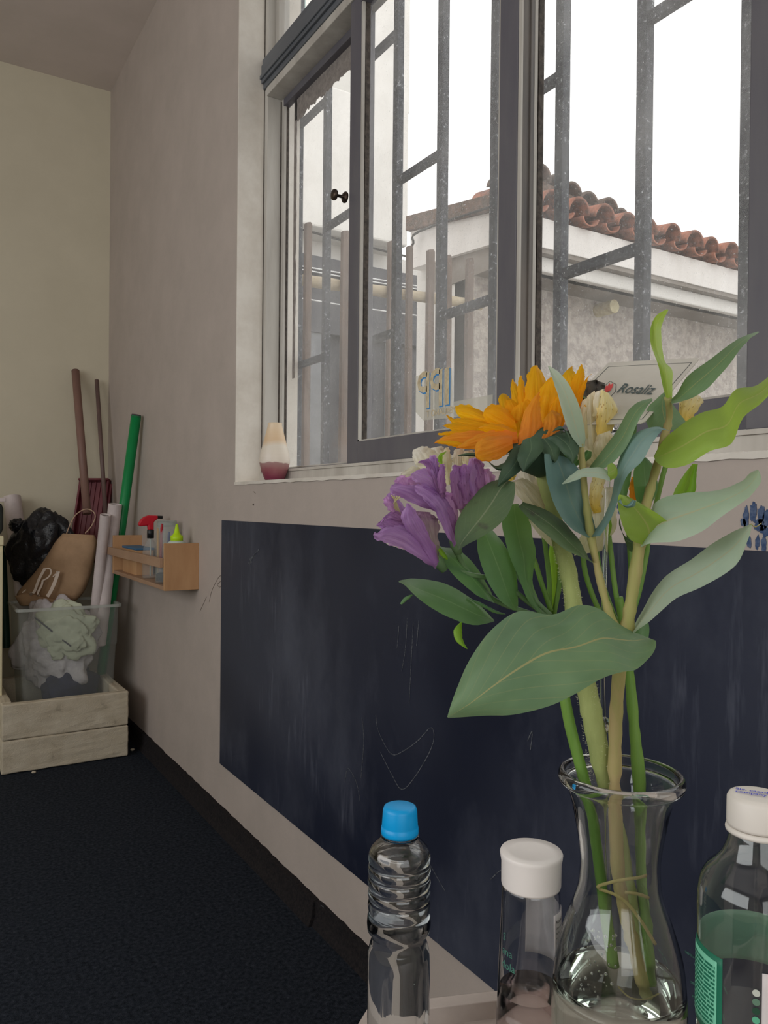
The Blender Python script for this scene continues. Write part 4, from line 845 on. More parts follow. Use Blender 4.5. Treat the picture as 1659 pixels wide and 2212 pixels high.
wat = mesh('water', MB().lathe([(.0005, .7680), (.034, .7695), (.0392, .7785), (.0412, .80), (.0423, .83), (.0425, .855), (.0420, .871), (.0414, .8790), (.0395, .8783), (.0005, .8783)], C4, 96), glassmat('vase_water', (.955, .975, .945), 1.33), smooth=True, loc=(.417, .366, .768)); tag(wat, 'still slightly green water half filling the glass carafe', 'water')
dm = MB()
for i in range(46):
    a = math.atan2(-C4[1], -C4[0])+rng.uniform(-.75, -.05); z = rng.uniform(.886, .925); r = .0005
    rr_ = .0400 if z < .893 else (.0378-(z-.902)*.31 if z < .921 else .031)
    s_ = rng.uniform(.0004, .0011); k = blob((C4[0]+math.cos(a)*(rr_-.0012), C4[1]+math.sin(a)*(rr_-.0012), z), s_, s_, s_*1.2, 1, 0, 1); dm.add(k.v, k.f)
mesh('droplets', dm, WAT, cf, smooth=True, kind='stuff')

# ================================================================== the bouquet
M['euc'] = leafmat('eucalyptus_leaf', (94, 126, 94), (118, 148, 110), (150, 186, 90), rib=(168, 162, 112), transl=.28, rough=.55, veins=.3, ribw=.010)
M['eucpale'] = leafmat('eucalyptus_leaf_pale', (168, 190, 170), (186, 202, 184), (190, 214, 160), rib=(192, 188, 158), transl=.3, rough=.5, veins=.22)
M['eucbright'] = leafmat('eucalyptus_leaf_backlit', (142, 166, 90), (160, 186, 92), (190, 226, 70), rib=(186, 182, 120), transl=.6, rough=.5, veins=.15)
M['eucblue'] = leafmat('eucalyptus_leaf_blue', (96, 130, 132), (124, 152, 144), (120, 160, 140), rib=(130, 150, 138), transl=.22, rough=.5, veins=.1)
M['eucdark'] = leafmat('sunflower_leaf', (74, 96, 72), (96, 118, 78), (96, 130, 50), rib=(122, 134, 104), transl=.25, rough=.6, veins=.3, blotch=(70, 62, 62))
M['green'+'leaf'] = leafmat('lily_leaf', (92, 128, 92), (108, 146, 100), (140, 196, 80), rib=(126, 158, 114), transl=.4, rough=.45, veins=0)
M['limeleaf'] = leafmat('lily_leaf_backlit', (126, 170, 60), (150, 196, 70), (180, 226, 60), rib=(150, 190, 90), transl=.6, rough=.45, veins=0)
M['sepal'] = leafmat('sunflower_bract', (54, 78, 62), (76, 102, 72), (84, 120, 50), rib=(90, 112, 84), transl=.2, rough=.6, veins=0)
M['sun'] = petalmat('sunflower_petal', (255, 206, 40), (255, 178, 24), (255, 214, 30), .62, freq=9, streak=(250, 166, 16))
M['sunback'] = petalmat('sunflower_petal_back', (255, 188, 60), (248, 146, 60), (255, 186, 30), .56, freq=9, streak=(240, 146, 50))
M['pur'] = petalmat('purple_petal', (216, 182, 228), (182, 138, 190), (234, 192, 244), .56, freq=10, streak=(160, 112, 184))
M['purdark'] = petalmat('purple_petal_spotted', (192, 148, 206), (178, 134, 168), (220, 172, 228), .52, freq=9, streak=(146, 98, 162), spots=(70, 26, 62))
M['purpink'] = petalmat('pink_purple_petal', (234, 186, 236), (200, 160, 192), (248, 206, 246), .56, freq=10, streak=(186, 128, 196))
M['purgreen'] = petalmat('purple_petal_greenish', (172, 138, 162), (166, 166, 136), (200, 170, 184), .4, freq=8, streak=(116, 80, 112))
M['wht'] = petalmat('white_petal', (250, 246, 234), (226, 220, 180), (255, 248, 230), .5, freq=8, streak=(226, 218, 196))
M['cream'+'pet'] = petalmat('cream_petal', (246, 240, 222), (222, 216, 170), (250, 244, 214), .5, freq=8, streak=(206, 196, 150))
M['yelspot'] = petalmat('yellow_spotted_petal', (250, 244, 214), (246, 208, 80), (255, 238, 140), .5, freq=6, streak=(240, 214, 120), spots=(150, 84, 30))
M['stemsun'] = solid('sunflower_stem', (168, 178, 112), (148, 158, 96), .7, 60, .4, 300, dist=.0006, stretch=(1, 1, .2)); M['stemeuc'] = solid('eucalyptus_stem', (176, 156, 110), (148, 152, 84), .65, 50, .4, 160, dist=.0008, stretch=(1, 1, .15), c3=(120, 100, 76))
M['stemgreen'] = solid('green_stem', (98, 138, 56), (122, 158, 74), .45, 40, .15, 200, stretch=(1, 1, .15)); M['stemdull'] = solid('dull_green_stem', (92, 122, 84), (112, 140, 96), .5, 40)
M['root'] = solid('old_stem_base', (178, 166, 130), (110, 98, 84), .8, 60, .4, 200, lo=.45, hi=.6)

# ---- eucalyptus branch
eu = root('eucalyptus_branch', P(1385, 2150, .53), 'tall eucalyptus branch with big grey green leaves, front and right of the bouquet', 'branch')
stem(eu, 'stem', M['stemeuc'], [(1400, 2185, .53), (1378, 2080, .53), (1355, 1990, .53), (1337, 1900, .53), (1331, 1800, .53), (1328, 1690, .53), (1330, 1560, .525), (1338, 1450, .51), (1352, 1370, .50), (1366, 1280, .50), (1382, 1172, .50)], [.0045, .0045, .0042, .0042, .0044, .0044, .0044, .0042, .0046, .0042, .0044], 14, knob=.5)
stem(eu, 'shoot', M['stemeuc'], [(1378, 1180, .50), (1396, 1090, .505), (1418, 1010, .51), (1434, 950, .515), (1446, 900, .515), (1442, 858, .51)], [.0036, .0030, .0028, .0026, .0022, .002], 12, knob=.4)
stem(eu, 'side_shoot', M['stemeuc'], [(1348, 1376, .50), (1322, 1340, .50), (1298, 1260, .502), (1277, 1160, .505), (1264, 1070, .505), (1258, 1000, .505), (1254, 960, .505)], [.0032, .0027, .0025, .0026, .0022, .002, .002], 12, knob=.4)
def EL(mat, st, dA, dB, **k): return blade(eu, 'leaf', mat, st, dA, dB, **k)
# big heart shaped leaf in front
EL(M['euc'], [(1392, 1374, 1417, 1384), (1362, 1362, 1416, 1400), (1332, 1344, 1400, 1424), (1296, 1316, 1374, 1446), (1250, 1307, 1344, 1452), (1192, 1328, 1298, 1466), (1122, 1320, 1240, 1501), (1062, 1360, 1180, 1527), (1015, 1424, 1110, 1544), (984, 1494, 1046, 1546), (966, 1549, 969, 1551)], .485, .455, sl=-.03, b=-.006, curl=.012, m=14, k=5, label='broad heart shaped grey green leaf hanging in front of the stems')
EL(M['eucpale'], [(1362, 1366, 1368, 1368), (1388, 1318, 1408, 1338), (1430, 1252, 1462, 1292), (1490, 1210, 1528, 1262), (1558, 1162, 1590, 1220), (1603, 1140, 1616, 1165), (1624, 1131, 1625, 1133)], .50, .47, sl=-.03, b=.004, curl=-.006, fold=True, m=10, label='long pale leaf reaching right, lowest of the right hand leaves')
mesh('leaf_tip', MB().tube(sm([P(1622, 1132, .47), P(1632, 1138, .47), (P(1645, 1130, .468))]), [.0006, .0005, .0004, .0004, .0004, .0004, .0003, .0003, .0002], 6), M['stemeuc'], eu)
EL(M['eucpale'], [(1382, 1180, 1384, 1182), (1400, 1120, 1412, 1172), (1420, 1082, 1458, 1170), (1470, 1066, 1516, 1148), (1545, 1060, 1572, 1106), (1598, 1042, 1618, 1074), (1620, 1022, 1644, 1040), (1637, 1014, 1640, 1018)], .50, .475, sl=-.03, b=.003, wav=.0015, m=10, label='long pale leaf reaching right with a torn tip')
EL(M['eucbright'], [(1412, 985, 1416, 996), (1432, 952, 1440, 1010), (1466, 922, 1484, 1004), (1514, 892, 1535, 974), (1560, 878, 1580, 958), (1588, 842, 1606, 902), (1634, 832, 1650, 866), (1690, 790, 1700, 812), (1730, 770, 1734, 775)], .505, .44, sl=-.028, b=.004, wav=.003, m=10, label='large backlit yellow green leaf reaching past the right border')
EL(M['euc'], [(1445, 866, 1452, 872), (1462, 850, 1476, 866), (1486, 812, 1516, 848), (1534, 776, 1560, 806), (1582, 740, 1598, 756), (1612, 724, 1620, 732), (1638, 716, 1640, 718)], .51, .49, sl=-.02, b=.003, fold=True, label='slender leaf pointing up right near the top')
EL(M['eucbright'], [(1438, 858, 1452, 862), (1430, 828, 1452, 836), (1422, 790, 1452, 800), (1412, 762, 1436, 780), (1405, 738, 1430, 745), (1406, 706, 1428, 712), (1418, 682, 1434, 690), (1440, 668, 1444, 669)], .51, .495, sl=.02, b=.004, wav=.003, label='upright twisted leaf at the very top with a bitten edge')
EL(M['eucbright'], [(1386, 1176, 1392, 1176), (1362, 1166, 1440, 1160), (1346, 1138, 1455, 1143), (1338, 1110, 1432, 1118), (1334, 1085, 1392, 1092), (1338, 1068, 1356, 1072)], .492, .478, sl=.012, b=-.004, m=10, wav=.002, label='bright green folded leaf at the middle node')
EL(M['eucblue'], [(1338, 1072, 1340, 1076), (1336, 1084, 1350, 1096), (1352, 1092, 1370, 1094), (1366, 1080, 1374, 1082)], .478, .474, b=.002, label='white edged curl of the folded leaf')
EL(M['eucdark'], [(1386, 1176, 1390, 1178), (1352, 1160, 1386, 1188), (1338, 1136, 1360, 1190), (1338, 1118, 1344, 1150)], .505, .515, b=.003)
EL(M['euc'], [(1404, 930, 1490, 928), (1394, 905, 1478, 906), (1400, 880, 1462, 884), (1418, 862, 1444, 862), (1436, 846, 1438, 846)], .53, .535, b=.004)
EL(M['eucpale'], [(1252, 966, 1262, 966), (1232, 938, 1264, 940), (1216, 895, 1256, 892), (1204, 850, 1238, 846), (1192, 815, 1212, 808), (1184, 790, 1186, 790)], .505, .50, sl=.012, b=.003, label='narrow pale leaf crossing in front of the sunflower')
EL(M['eucblue'], [(1270, 1162, 1290, 1158), (1232, 1140, 1280, 1118), (1202, 1100, 1268, 1070), (1184, 1050, 1258, 1030), (1177, 1005, 1236, 996), (1176, 980, 1206, 982)], .50, .49, sl=.02, b=-.010, m=10, label='blue green leaf cupped around the side shoot')
EL(M['eucblue'], [(1272, 1160, 1296, 1158), (1300, 1124, 1320, 1120), (1320, 1076, 1336, 1078), (1330, 1020, 1356, 1026), (1348, 966, 1384, 1000), (1376, 934, 1410, 956), (1418, 922, 1430, 930), (1444, 930, 1445, 931)], .50, .488, sl=-.015, b=.004, fold=True, label='dark arching leaf with folded blade in the middle')
EL(M['euc'], [(1262, 1024, 1268, 1030), (1288, 990, 1318, 1004), (1330, 934, 1352, 968), (1358, 886, 1376, 916), (1380, 868, 1394, 884), (1408, 860, 1410, 864)], .505, .50, sl=-.015, b=.003)
EL(M['eucpale'], [(1316, 1018, 1318, 1040), (1296, 1010, 1300, 1034), (1258, 1012, 1264, 1030), (1236, 1024, 1244, 1038), (1214, 1045, 1216, 1046)], .488, .478, sl=-.01, b=.003, label='small grey leaf pointing left in front of the side shoot')
EL(M['eucbright'], [(1312, 1005, 1314, 1040), (1322, 1000, 1332, 1030), (1330, 1006, 1334, 1014)], .486, .486, b=.002)
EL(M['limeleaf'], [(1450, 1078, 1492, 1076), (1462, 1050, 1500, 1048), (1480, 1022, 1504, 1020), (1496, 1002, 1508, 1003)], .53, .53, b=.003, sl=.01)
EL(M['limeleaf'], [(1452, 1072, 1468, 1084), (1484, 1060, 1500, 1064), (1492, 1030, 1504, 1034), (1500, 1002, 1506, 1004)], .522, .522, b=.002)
EL(M['greenleaf'], [(1378, 1098, 1404, 1094), (1372, 1068, 1420, 1060), (1368, 1030, 1418, 1028), (1374, 1004, 1408, 1002), (1392, 988, 1396, 988)], .53, .53, b=.003)
EL(M['greenleaf'], [(1392, 1120, 1400, 1112), (1382, 1086, 1410, 1080), (1376, 1052, 1412, 1048)], .522, .52, b=.003)
EL(M['greenleaf'], [(1388, 1320, 1394, 1322), (1378, 1350, 1402, 1352), (1370, 1374, 1400, 1382), (1376, 1394, 1390, 1396)], .515, .51, b=.002)

# ---- sunflower
sf = root('sunflower', P(1340, 2120, .535), 'orange yellow sunflower seen from the side, leaning left at the top of the bouquet', 'sunflower')
stem(sf, 'stem', M['stemsun'], [(1394, 2140, .552), (1376, 2020, .555), (1352, 1860, .556), (1330, 1770, .552), (1308, 1690, .545), (1284, 1570, .535), (1268, 1490, .535), (1248, 1390, .53), (1238, 1300, .53), (1226, 1230, .53), (1210, 1170, .53), (1192, 1090, .53), (1176, 1010, .528)], [.0042, .0042, .0044, .0048, .0060, .0074, .0073, .0066, .0060, .0058, .0055, .0052, .007], 18, knob=.25)
mb = MB(); q = crom([(*P(*p), r) for p, r in [((1299, 1690, .535), .0072), ((1268, 1490, .535), .0073), ((1238, 1300, .53), .0060), ((1210, 1170, .53), .0055)]], 20)
for i in range(900):
    k_ = rng.randrange(len(q)-1); c_ = V(q[k_][:3]).lerp(V(q[k_+1][:3]), rng.random()); a = rng.uniform(0, 6.28); d_ = RT*math.cos(a)+FW*math.sin(a)
    p0 = c_+d_*q[k_][3]*.96; p1 = p0+d_*rng.uniform(.0008, .0018)+V((0, 0, rng.uniform(-.0006, .0006))); w = UP*.00009
    mb.add([p0-w, p0+w, p1], [(0, 1, 2)])
mesh('stem_hairs', mb, solid('pale_hairs', (226, 226, 190), rough=.8), sf, kind='stuff')
hdc = P(1158, 962, .525); ax_n = (P(1105, 860, .545)-P(1192, 1030, .525)).normalized(); hx = ax_n.orthogonal().normalized(); hy = ax_n.cross(hx)
mesh('receptacle', MB().lathe([(.001, -.022), (.009, -.020), (.017, -.010), (.020, 0), (.018, .004), (.010, .006), (.001, .006)], hdc, 32, ax=(hx, hy, ax_n)), M['sepal'], sf, smooth=True)
M['disc'] = solid('brown_disc', (84, 52, 28), (50, 34, 24), .9, 400, 1, 600, dist=.002)
mesh('disc', MB().lathe([(.016, .002), (.015, .006), (.010, .008), (.001, .009)], hdc, 32, ax=(hx, hy, ax_n)), M['disc'], sf, smooth=True)
def SP(st, dA, dB, back=False, **k):
    kw = dict(b=.0025, m=16, k=6, wav=.0008, ruf=1.0); kw.update(k); return blade(sf, 'petal', M['sunback' if back else 'sun'], st, dA, dB, thick=.0004, **kw)
# far side petals first, near side last; base at the disc, tip outwards
SP([(1205, 905, 1232, 900), (1206, 868, 1250, 862), (1208, 835, 1252, 826), (1215, 810, 1240, 802), (1234, 792, 1236, 791)], .55, .565)
SP([(1222, 900, 1240, 892), (1226, 866, 1256, 850), (1236, 822, 1262, 814), (1248, 800, 1262, 800), (1255, 787, 1257, 787)], .548, .56)
SP([(1232, 900, 1250, 890), (1240, 866, 1262, 850), (1256, 832, 1268, 824), (1268, 816, 1272, 814), (1279, 807, 1280, 807)], .546, .555)
SP([(1225, 905, 1238, 890), (1220, 880, 1240, 860), (1218, 850, 1232, 840), (1222, 822, 1226, 820)], .543, .55)
SP([(1222, 930, 1232, 915), (1240, 906, 1250, 890), (1256, 882, 1264, 874), (1262, 876, 1266, 880)], .53, .53)
SP([(1120, 905, 1140, 900), (1108, 872, 1134, 868), (1103, 842, 1124, 842), (1105, 822, 1112, 826), (1107, 818, 1108, 818)], .555, .57)
SP([(1125, 905, 1145, 900), (1118, 860, 1138, 858), (1118, 832, 1134, 834), (1123, 811, 1126, 811)], .552, .565)
SP([(1138, 905, 1172, 900), (1134, 870, 1182, 868), (1135, 838, 1183, 842), (1140, 808, 1176, 814), (1150, 792, 1162, 792), (1156, 789, 1158, 789)], .548, .565, b=.006)
SP([(1100, 915, 1122, 905), (1084, 892, 1112, 882), (1077, 868, 1104, 866), (1080, 854, 1098, 856), (1085, 850, 1090, 850)], .55, .565)
SP([(1108, 918, 1128, 905), (1096, 890, 1118, 876), (1090, 866, 1106, 862)], .545, .558)
SP([(1080, 928, 1070, 905), (1052, 926, 1040, 888), (1018, 916, 1012, 874), (992, 900, 988, 876), (984, 888, 983, 880)], .55, .57, b=.005)
SP([(1118, 936, 1112, 906), (1082, 926, 1094, 884), (1054, 912, 1068, 872), (1044, 896, 1054, 878), (1046, 886, 1048, 883)], .54, .555, b=.006)
SP([(1160, 935, 1200, 925), (1150, 895, 1222, 890), (1158, 860, 1226, 856), (1172, 832, 1214, 830), (1190, 815, 1202, 815)], .535, .545, b=.006)
SP([(1180, 940, 1215, 922), (1184, 900, 1226, 890), (1190, 874, 1220, 866), (1202, 858, 1212, 856)], .53, .535, b=.004)
SP([(1100, 940, 1098, 920), (1062, 938, 1060, 912), (1010, 930, 1012, 902), (978, 916, 982, 904), (963, 897, 965, 896)], .545, .56)
SP([(1095, 942, 1094, 926), (1050, 942, 1050, 922), (998, 934, 1000, 914), (970, 926, 974, 914), (956, 920, 957, 919)], .54, .552)
SP([(1100, 950, 1098, 930), (1050, 950, 1052, 926), (990, 944, 996, 928), (960, 940, 966, 932), (945, 938, 946, 936)], .535, .545)
SP([(1090, 950, 1092, 936), (1030, 960, 1034, 930), (980, 958, 984, 936), (950, 958, 952, 946), (937, 958, 938, 957)], .53, .54, back=True)
SP([(1040, 962, 1046, 950), (1010, 968, 1012, 956), (975, 963, 978, 953), (945, 958, 948, 952)], .525, .532)
SP([(1118, 948, 1116, 930), (1085, 944, 1082, 916), (1056, 936, 1056, 914), (1036, 928, 1040, 920), (1031, 926, 1033, 924)], .515, .52, back=False, b=.004)
SP([(1120, 958, 1116, 934), (1080, 962, 1080, 928), (1030, 970, 1034, 938), (1000, 970, 1004, 954), (985, 968, 986, 966)], .512, .515, back=True)
SP([(1118, 962, 1170, 940), (1122, 930, 1172, 918), (1130, 895, 1168, 885), (1146, 868, 1166, 862), (1164, 846, 1166, 846)], .51, .515, back=True, b=.004)
SP([(1160, 958, 1210, 930), (1168, 930, 1216, 905), (1176, 905, 1204, 890), (1186, 890, 1192, 886)], .508, .515, back=True)
SP([(1108, 968, 1106, 940), (1086, 985, 1074, 940), (1062, 996, 1044, 946), (1038, 996, 1028, 960), (1028, 990, 1026, 978)], .500, .492, back=True, b=.006, label='broad drooping orange petal')
SP([(1100, 960, 1150, 950), (1086, 930, 1160, 905), (1096, 900, 1158, 880), (1112, 878, 1140, 862)], .541, .548)
def SE(st, dA, dB, **k): return blade(sf, 'bract', M['sepal'], st, dA, dB, thick=.0005, **{**dict(b=.003, m=6, wav=.001), **k})
SE([(1190, 960, 1210, 935), (1215, 950, 1235, 928), (1236, 940, 1248, 922), (1258, 916, 1262, 914)], .515, .52)
SE([(1140, 960, 1180, 945), (1110, 990, 1150, 985), (1088, 1000, 1120, 1012), (1070, 1006, 1076, 1016), (1050, 992, 1052, 994)], .507, .50)
SE([(1150, 955, 1200, 940), (1166, 972, 1212, 962), (1184, 990, 1208, 984), (1198, 1000, 1200, 999)], .505, .495)
SE([(1110, 965, 1150, 970), (1090, 1000, 1130, 1010), (1078, 1028, 1100, 1036), (1074, 1050, 1076, 1052)], .505, .495)
SE([(1180, 945, 1220, 935), (1200, 965, 1246, 950), (1222, 985, 1250, 975), (1236, 1002, 1238, 1002)], .503, .495)
SE([(1130, 950, 1160, 940), (1120, 975, 1175, 965), (1118, 995, 1158, 992), (1130, 1018, 1134, 1018)], .498, .488)
SE([(1100, 965, 1105, 975), (1060, 985, 1066, 992), (1020, 978, 1026, 986), (988, 984, 990, 985)], .515, .52)
SE([(1190, 935, 1200, 930), (1210, 920, 1222, 930), (1224, 940, 1232, 944), (1230, 960, 1231, 960)], .498, .492)
LF_ = lambda mat, st, dA, dB, **k: blade(sf, 'leaf', mat, st, dA, dB, **k)
LF_(M['eucdark'], [(1082, 1034, 1112, 1042), (1050, 1046, 1112, 1066), (1018, 1078, 1104, 1098), (994, 1110, 1080, 1132), (982, 1146, 1040, 1160), (985, 1172, 1006, 1178), (990, 1187, 992, 1188)], .505, .48, sl=-.02, b=.004, m=10, label='drooping dark olive leaf with brown blotches below the sunflower')
LF_(M['eucdark'], [(1120, 1095, 1130, 1084), (1150, 1128, 1176, 1100), (1184, 1158, 1216, 1126), (1222, 1188, 1252, 1168), (1262, 1206, 1270, 1202), (1280, 1216, 1281, 1215)], .505, .495, sl=.015, b=.004, m=8)

# ---- purple alstroemeria
pa = root('purple_lily_stem', P(1330, 2080, .55), 'purple lily like flowers on arching green stems at the left of the bouquet', 'flower')
def PT(mat, st, dA, dB, par=None, **k): return blade(par or pa, 'petal', M[mat], st, dA, dB, thick=.0004, **{**dict(b=.003, m=14, k=6, wav=.002, ruf=1.6), **k})
stem(pa, 'stem', M['stemgreen'], [(1325, 2090, .55), (1305, 1950, .548), (1288, 1830, .545), (1270, 1720, .545), (1250, 1640, .545), (1232, 1570, .545), (1218, 1500, .545), (1200, 1420, .55), (1192, 1340, .55)], [.0042, .0042, .004, .004, .004, .004, .0038, .0034, .0032], 14)
for p_ in ([(1192, 1340, .55), (1140, 1300, .548), (1080, 1255, .54), (1010, 1240, .53), (950, 1215, .52)], [(1192, 1335, .55), (1130, 1320, .548), (1060, 1290, .54), (1000, 1220, .53), (985, 1170, .52)], [(1190, 1330, .55), (1150, 1290, .55), (1110, 1230, .548), (1060, 1180, .545)], [(1190, 1320, .555), (1170, 1260, .555), (1150, 1200, .555), (1120, 1150, .56)], [(1188, 1330, .56), (1186, 1250, .56), (1178, 1180, .56), (1172, 1140, .56)], [(1196, 1330, .56), (1208, 1260, .56), (1210, 1180, .56), (1200, 1120, .56)]):
    stem(pa, 'stalk', M['stemgreen' if p_[0][2] > .552 else 'stemdull'], p_, [.0018]*len(p_), 10)
LG = lambda mat, st, dA, dB, **k: blade(pa, 'leaf', M[mat], st, dA, dB, **{**dict(b=.003, m=8), **k})
LG('greenleaf', [(1066, 1338, 1068, 1342), (1028, 1300, 1022, 1350), (965, 1262, 962, 1330), (905, 1250, 910, 1298), (872, 1252, 876, 1266), (861, 1256, 862, 1258)], .54, .51, sl=-.02, label='long leaf pointing left above the chalkboard')
LG('greenleaf', [(1066, 1302, 1070, 1300), (1034, 1288, 1052, 1262), (1000, 1262, 1022, 1216), (968, 1228, 990, 1188), (950, 1190, 958, 1182), (944, 1178, 946, 1177)], .54, .52, sl=.015)
LG('greenleaf', [(1108, 1318, 1118, 1318), (1080, 1296, 1119, 1284), (1052, 1254, 1112, 1226), (1034, 1200, 1092, 1180), (1030, 1158, 1066, 1148), (1040, 1136, 1046, 1134)], .54, .52, sl=.02)
LG('greenleaf', [(1164, 1326, 1176, 1324), (1140, 1296, 1164, 1298), (1122, 1250, 1150, 1252), (1104, 1210, 1158, 1198), (1090, 1160, 1150, 1160), (1084, 1120, 1142, 1112), (1100, 1090, 1120, 1088)], .55, .53, sl=.02, wav=.002)
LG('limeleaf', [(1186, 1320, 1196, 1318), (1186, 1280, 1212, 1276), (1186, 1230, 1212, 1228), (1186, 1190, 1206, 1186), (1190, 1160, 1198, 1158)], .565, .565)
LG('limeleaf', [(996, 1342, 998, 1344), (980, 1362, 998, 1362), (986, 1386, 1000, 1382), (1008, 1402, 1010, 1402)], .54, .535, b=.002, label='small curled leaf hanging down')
LG('greenleaf', [(890, 1284, 892, 1286), (874, 1290, 880, 1296), (864, 1304, 868, 1306)], .52, .52, b=.001)
LG('greenleaf', [(1010, 1290, 1014, 1294), (1044, 1304, 1040, 1310), (1070, 1318, 1068, 1324), (1092, 1326, 1092, 1328)], .54, .545, b=.002)
# lower left trumpet
PT('purpink', [(940, 1222, 948, 1205), (900, 1196, 912, 1168), (868, 1184, 880, 1150), (838, 1178, 842, 1168)], .525, .52, b=.003)
PT('wht', [(905, 1188, 910, 1180), (880, 1188, 884, 1172), (850, 1180, 846, 1164), (832, 1172, 830, 1166)], .53, .53)
PT('pur', [(940, 1230, 948, 1212), (905, 1206, 918, 1180), (868, 1184, 884, 1140), (832, 1172, 846, 1128), (812, 1166, 820, 1148), (806, 1156, 808, 1150)], .515, .495, b=.006)
PT('pur', [(936, 1222, 950, 1212), (908, 1180, 934, 1172), (880, 1148, 916, 1138), (868, 1118, 902, 1112), (876, 1094, 892, 1096), (880, 1087, 882, 1087)], .512, .488, b=.006)
PT('purgreen', [(938, 1218, 952, 1212), (918, 1178, 948, 1172), (900, 1134, 948, 1128), (894, 1112, 940, 1116), (900, 1104, 926, 1106)], .518, .508, b=.006, label='greenish mauve petal tube')
PT('purdark', [(880, 1160, 890, 1150), (850, 1152, 866, 1128), (826, 1142, 838, 1118), (812, 1136, 818, 1128)], .508, .50)
PT('pur', [(870, 1132, 888, 1122), (848, 1108, 872, 1092), (836, 1086, 856, 1072), (838, 1066, 848, 1062)], .512, .502, b=.005)
PT('purdark', [(864, 1128, 878, 1122), (838, 1122, 852, 1102), (820, 1132, 828, 1118)], .506, .496)
PT('purpink', [(846, 1108, 856, 1104), (832, 1092, 846, 1084), (828, 1078, 836, 1070)], .50, .50)
for i in range(4): stem(pa, 'stamen', M['creampet'], [(868, 1120, .505), (856-2*i, 1086+2*i, .50), (846+6*i, 1070+1*i, .497)], .0005, 6)
# middle flower
PT('purdark', [(978, 1170, 990, 1160), (964, 1130, 986, 1120), (936, 1096, 970, 1088), (912, 1074, 946, 1062), (900, 1056, 920, 1048)], .515, .50, b=.006)
PT('pur', [(980, 1182, 990, 1170), (960, 1146, 980, 1120), (940, 1108, 970, 1084), (918, 1082, 950, 1060), (900, 1064, 918, 1046), (894, 1052, 900, 1046)], .512, .494, b=.005, sl=.01)
PT('purpink', [(952, 1100, 972, 1090), (912, 1072, 948, 1050), (880, 1054, 910, 1026), (856, 1048, 880, 1030), (850, 1040, 856, 1034)], .52, .508, b=.006)
PT('pur', [(952, 1108, 966, 1098), (914, 1098, 930, 1066), (876, 1078, 896, 1048), (850, 1066, 858, 1044), (842, 1056, 846, 1048)], .51, .50, b=.006)
PT('purpink', [(876, 1062, 886, 1046), (862, 1044, 876, 1030), (856, 1032, 868, 1026)], .506, .50)
PT('pur', [(948, 1082, 966, 1072), (918, 1050, 950, 1030), (892, 1038, 920, 1012), (888, 1024, 900, 1016)], .508, .498, b=.005)
PT('purdark', [(946, 1078, 964, 1072), (932, 1040, 956, 1034), (920, 1008, 944, 1004), (908, 1000, 932, 990), (903, 998, 906, 996)], .506, .495, b=.005)
PT('pur', [(950, 1070, 962, 1068), (934, 1030, 948, 1024), (926, 1000, 942, 996), (928, 984, 936, 984)], .504, .496, b=.004)
PT('pur', [(942, 1040, 950, 1036), (936, 1010, 948, 1006), (934, 990, 946, 992), (937, 983, 940, 983)], .502, .495, b=.004)
PT('purdark', [(948, 1066, 962, 1064), (944, 1036, 962, 1030), (948, 1012, 962, 1010), (952, 1002, 960, 1003)], .50, .494, b=.005)
PT('purdark', [(984, 1100, 1006, 1098), (974, 1066, 1006, 1062), (970, 1036, 1002, 1032), (976, 1012, 996, 1010), (980, 1004, 984, 1004)], .515, .505, b=.005)
PT('purdark', [(1000, 1090, 1020, 1086), (990, 1056, 1018, 1050), (990, 1026, 1014, 1020), (998, 1004, 1006, 1002)], .512, .504, b=.005)
PT('pur', [(1014, 1080, 1034, 1076), (1004, 1046, 1030, 1040), (1006, 1012, 1030, 1006), (1012, 992, 1026, 988)], .515, .508, b=.005)
PT('purdark', [(1026, 1072, 1052, 1062), (1024, 1040, 1052, 1030), (1020, 1010, 1044, 1002), (1018, 992, 1034, 990)], .518, .51, b=.005)
PT('purpink', [(1042, 1064, 1064, 1056), (1038, 1040, 1068, 1030), (1034, 1014, 1056, 1012)], .52, .515, b=.004)
PT('purpink', [(976, 1140, 990, 1130), (952, 1096, 984, 1082), (944, 1076, 976, 1066), (950, 1064, 966, 1062)], .518, .508, b=.005)
PT('purgreen', [(1000, 1120, 1020, 1110), (984, 1090, 1014, 1076), (980, 1076, 1000, 1066)], .522, .518, b=.004)
mesh('flower_base', MB().tube([P(960, 1232, .518), P(945, 1212, .516), P(934, 1200, .515)], [.0026, .0042, .0040], 12), M['stemdull'], pa, smooth=True)
mesh('flower_base', MB().tube([P(990, 1196, .518), P(985, 1176, .516), P(980, 1160, .514)], [.0026, .0040, .0036], 12), M['stemdull'], pa, smooth=True)
blade(pa, 'leaf', M['limeleaf'], [(966, 1210, 968, 1206), (952, 1200, 958, 1190), (946, 1188, 950, 1182)], .512, .508, b=.002)

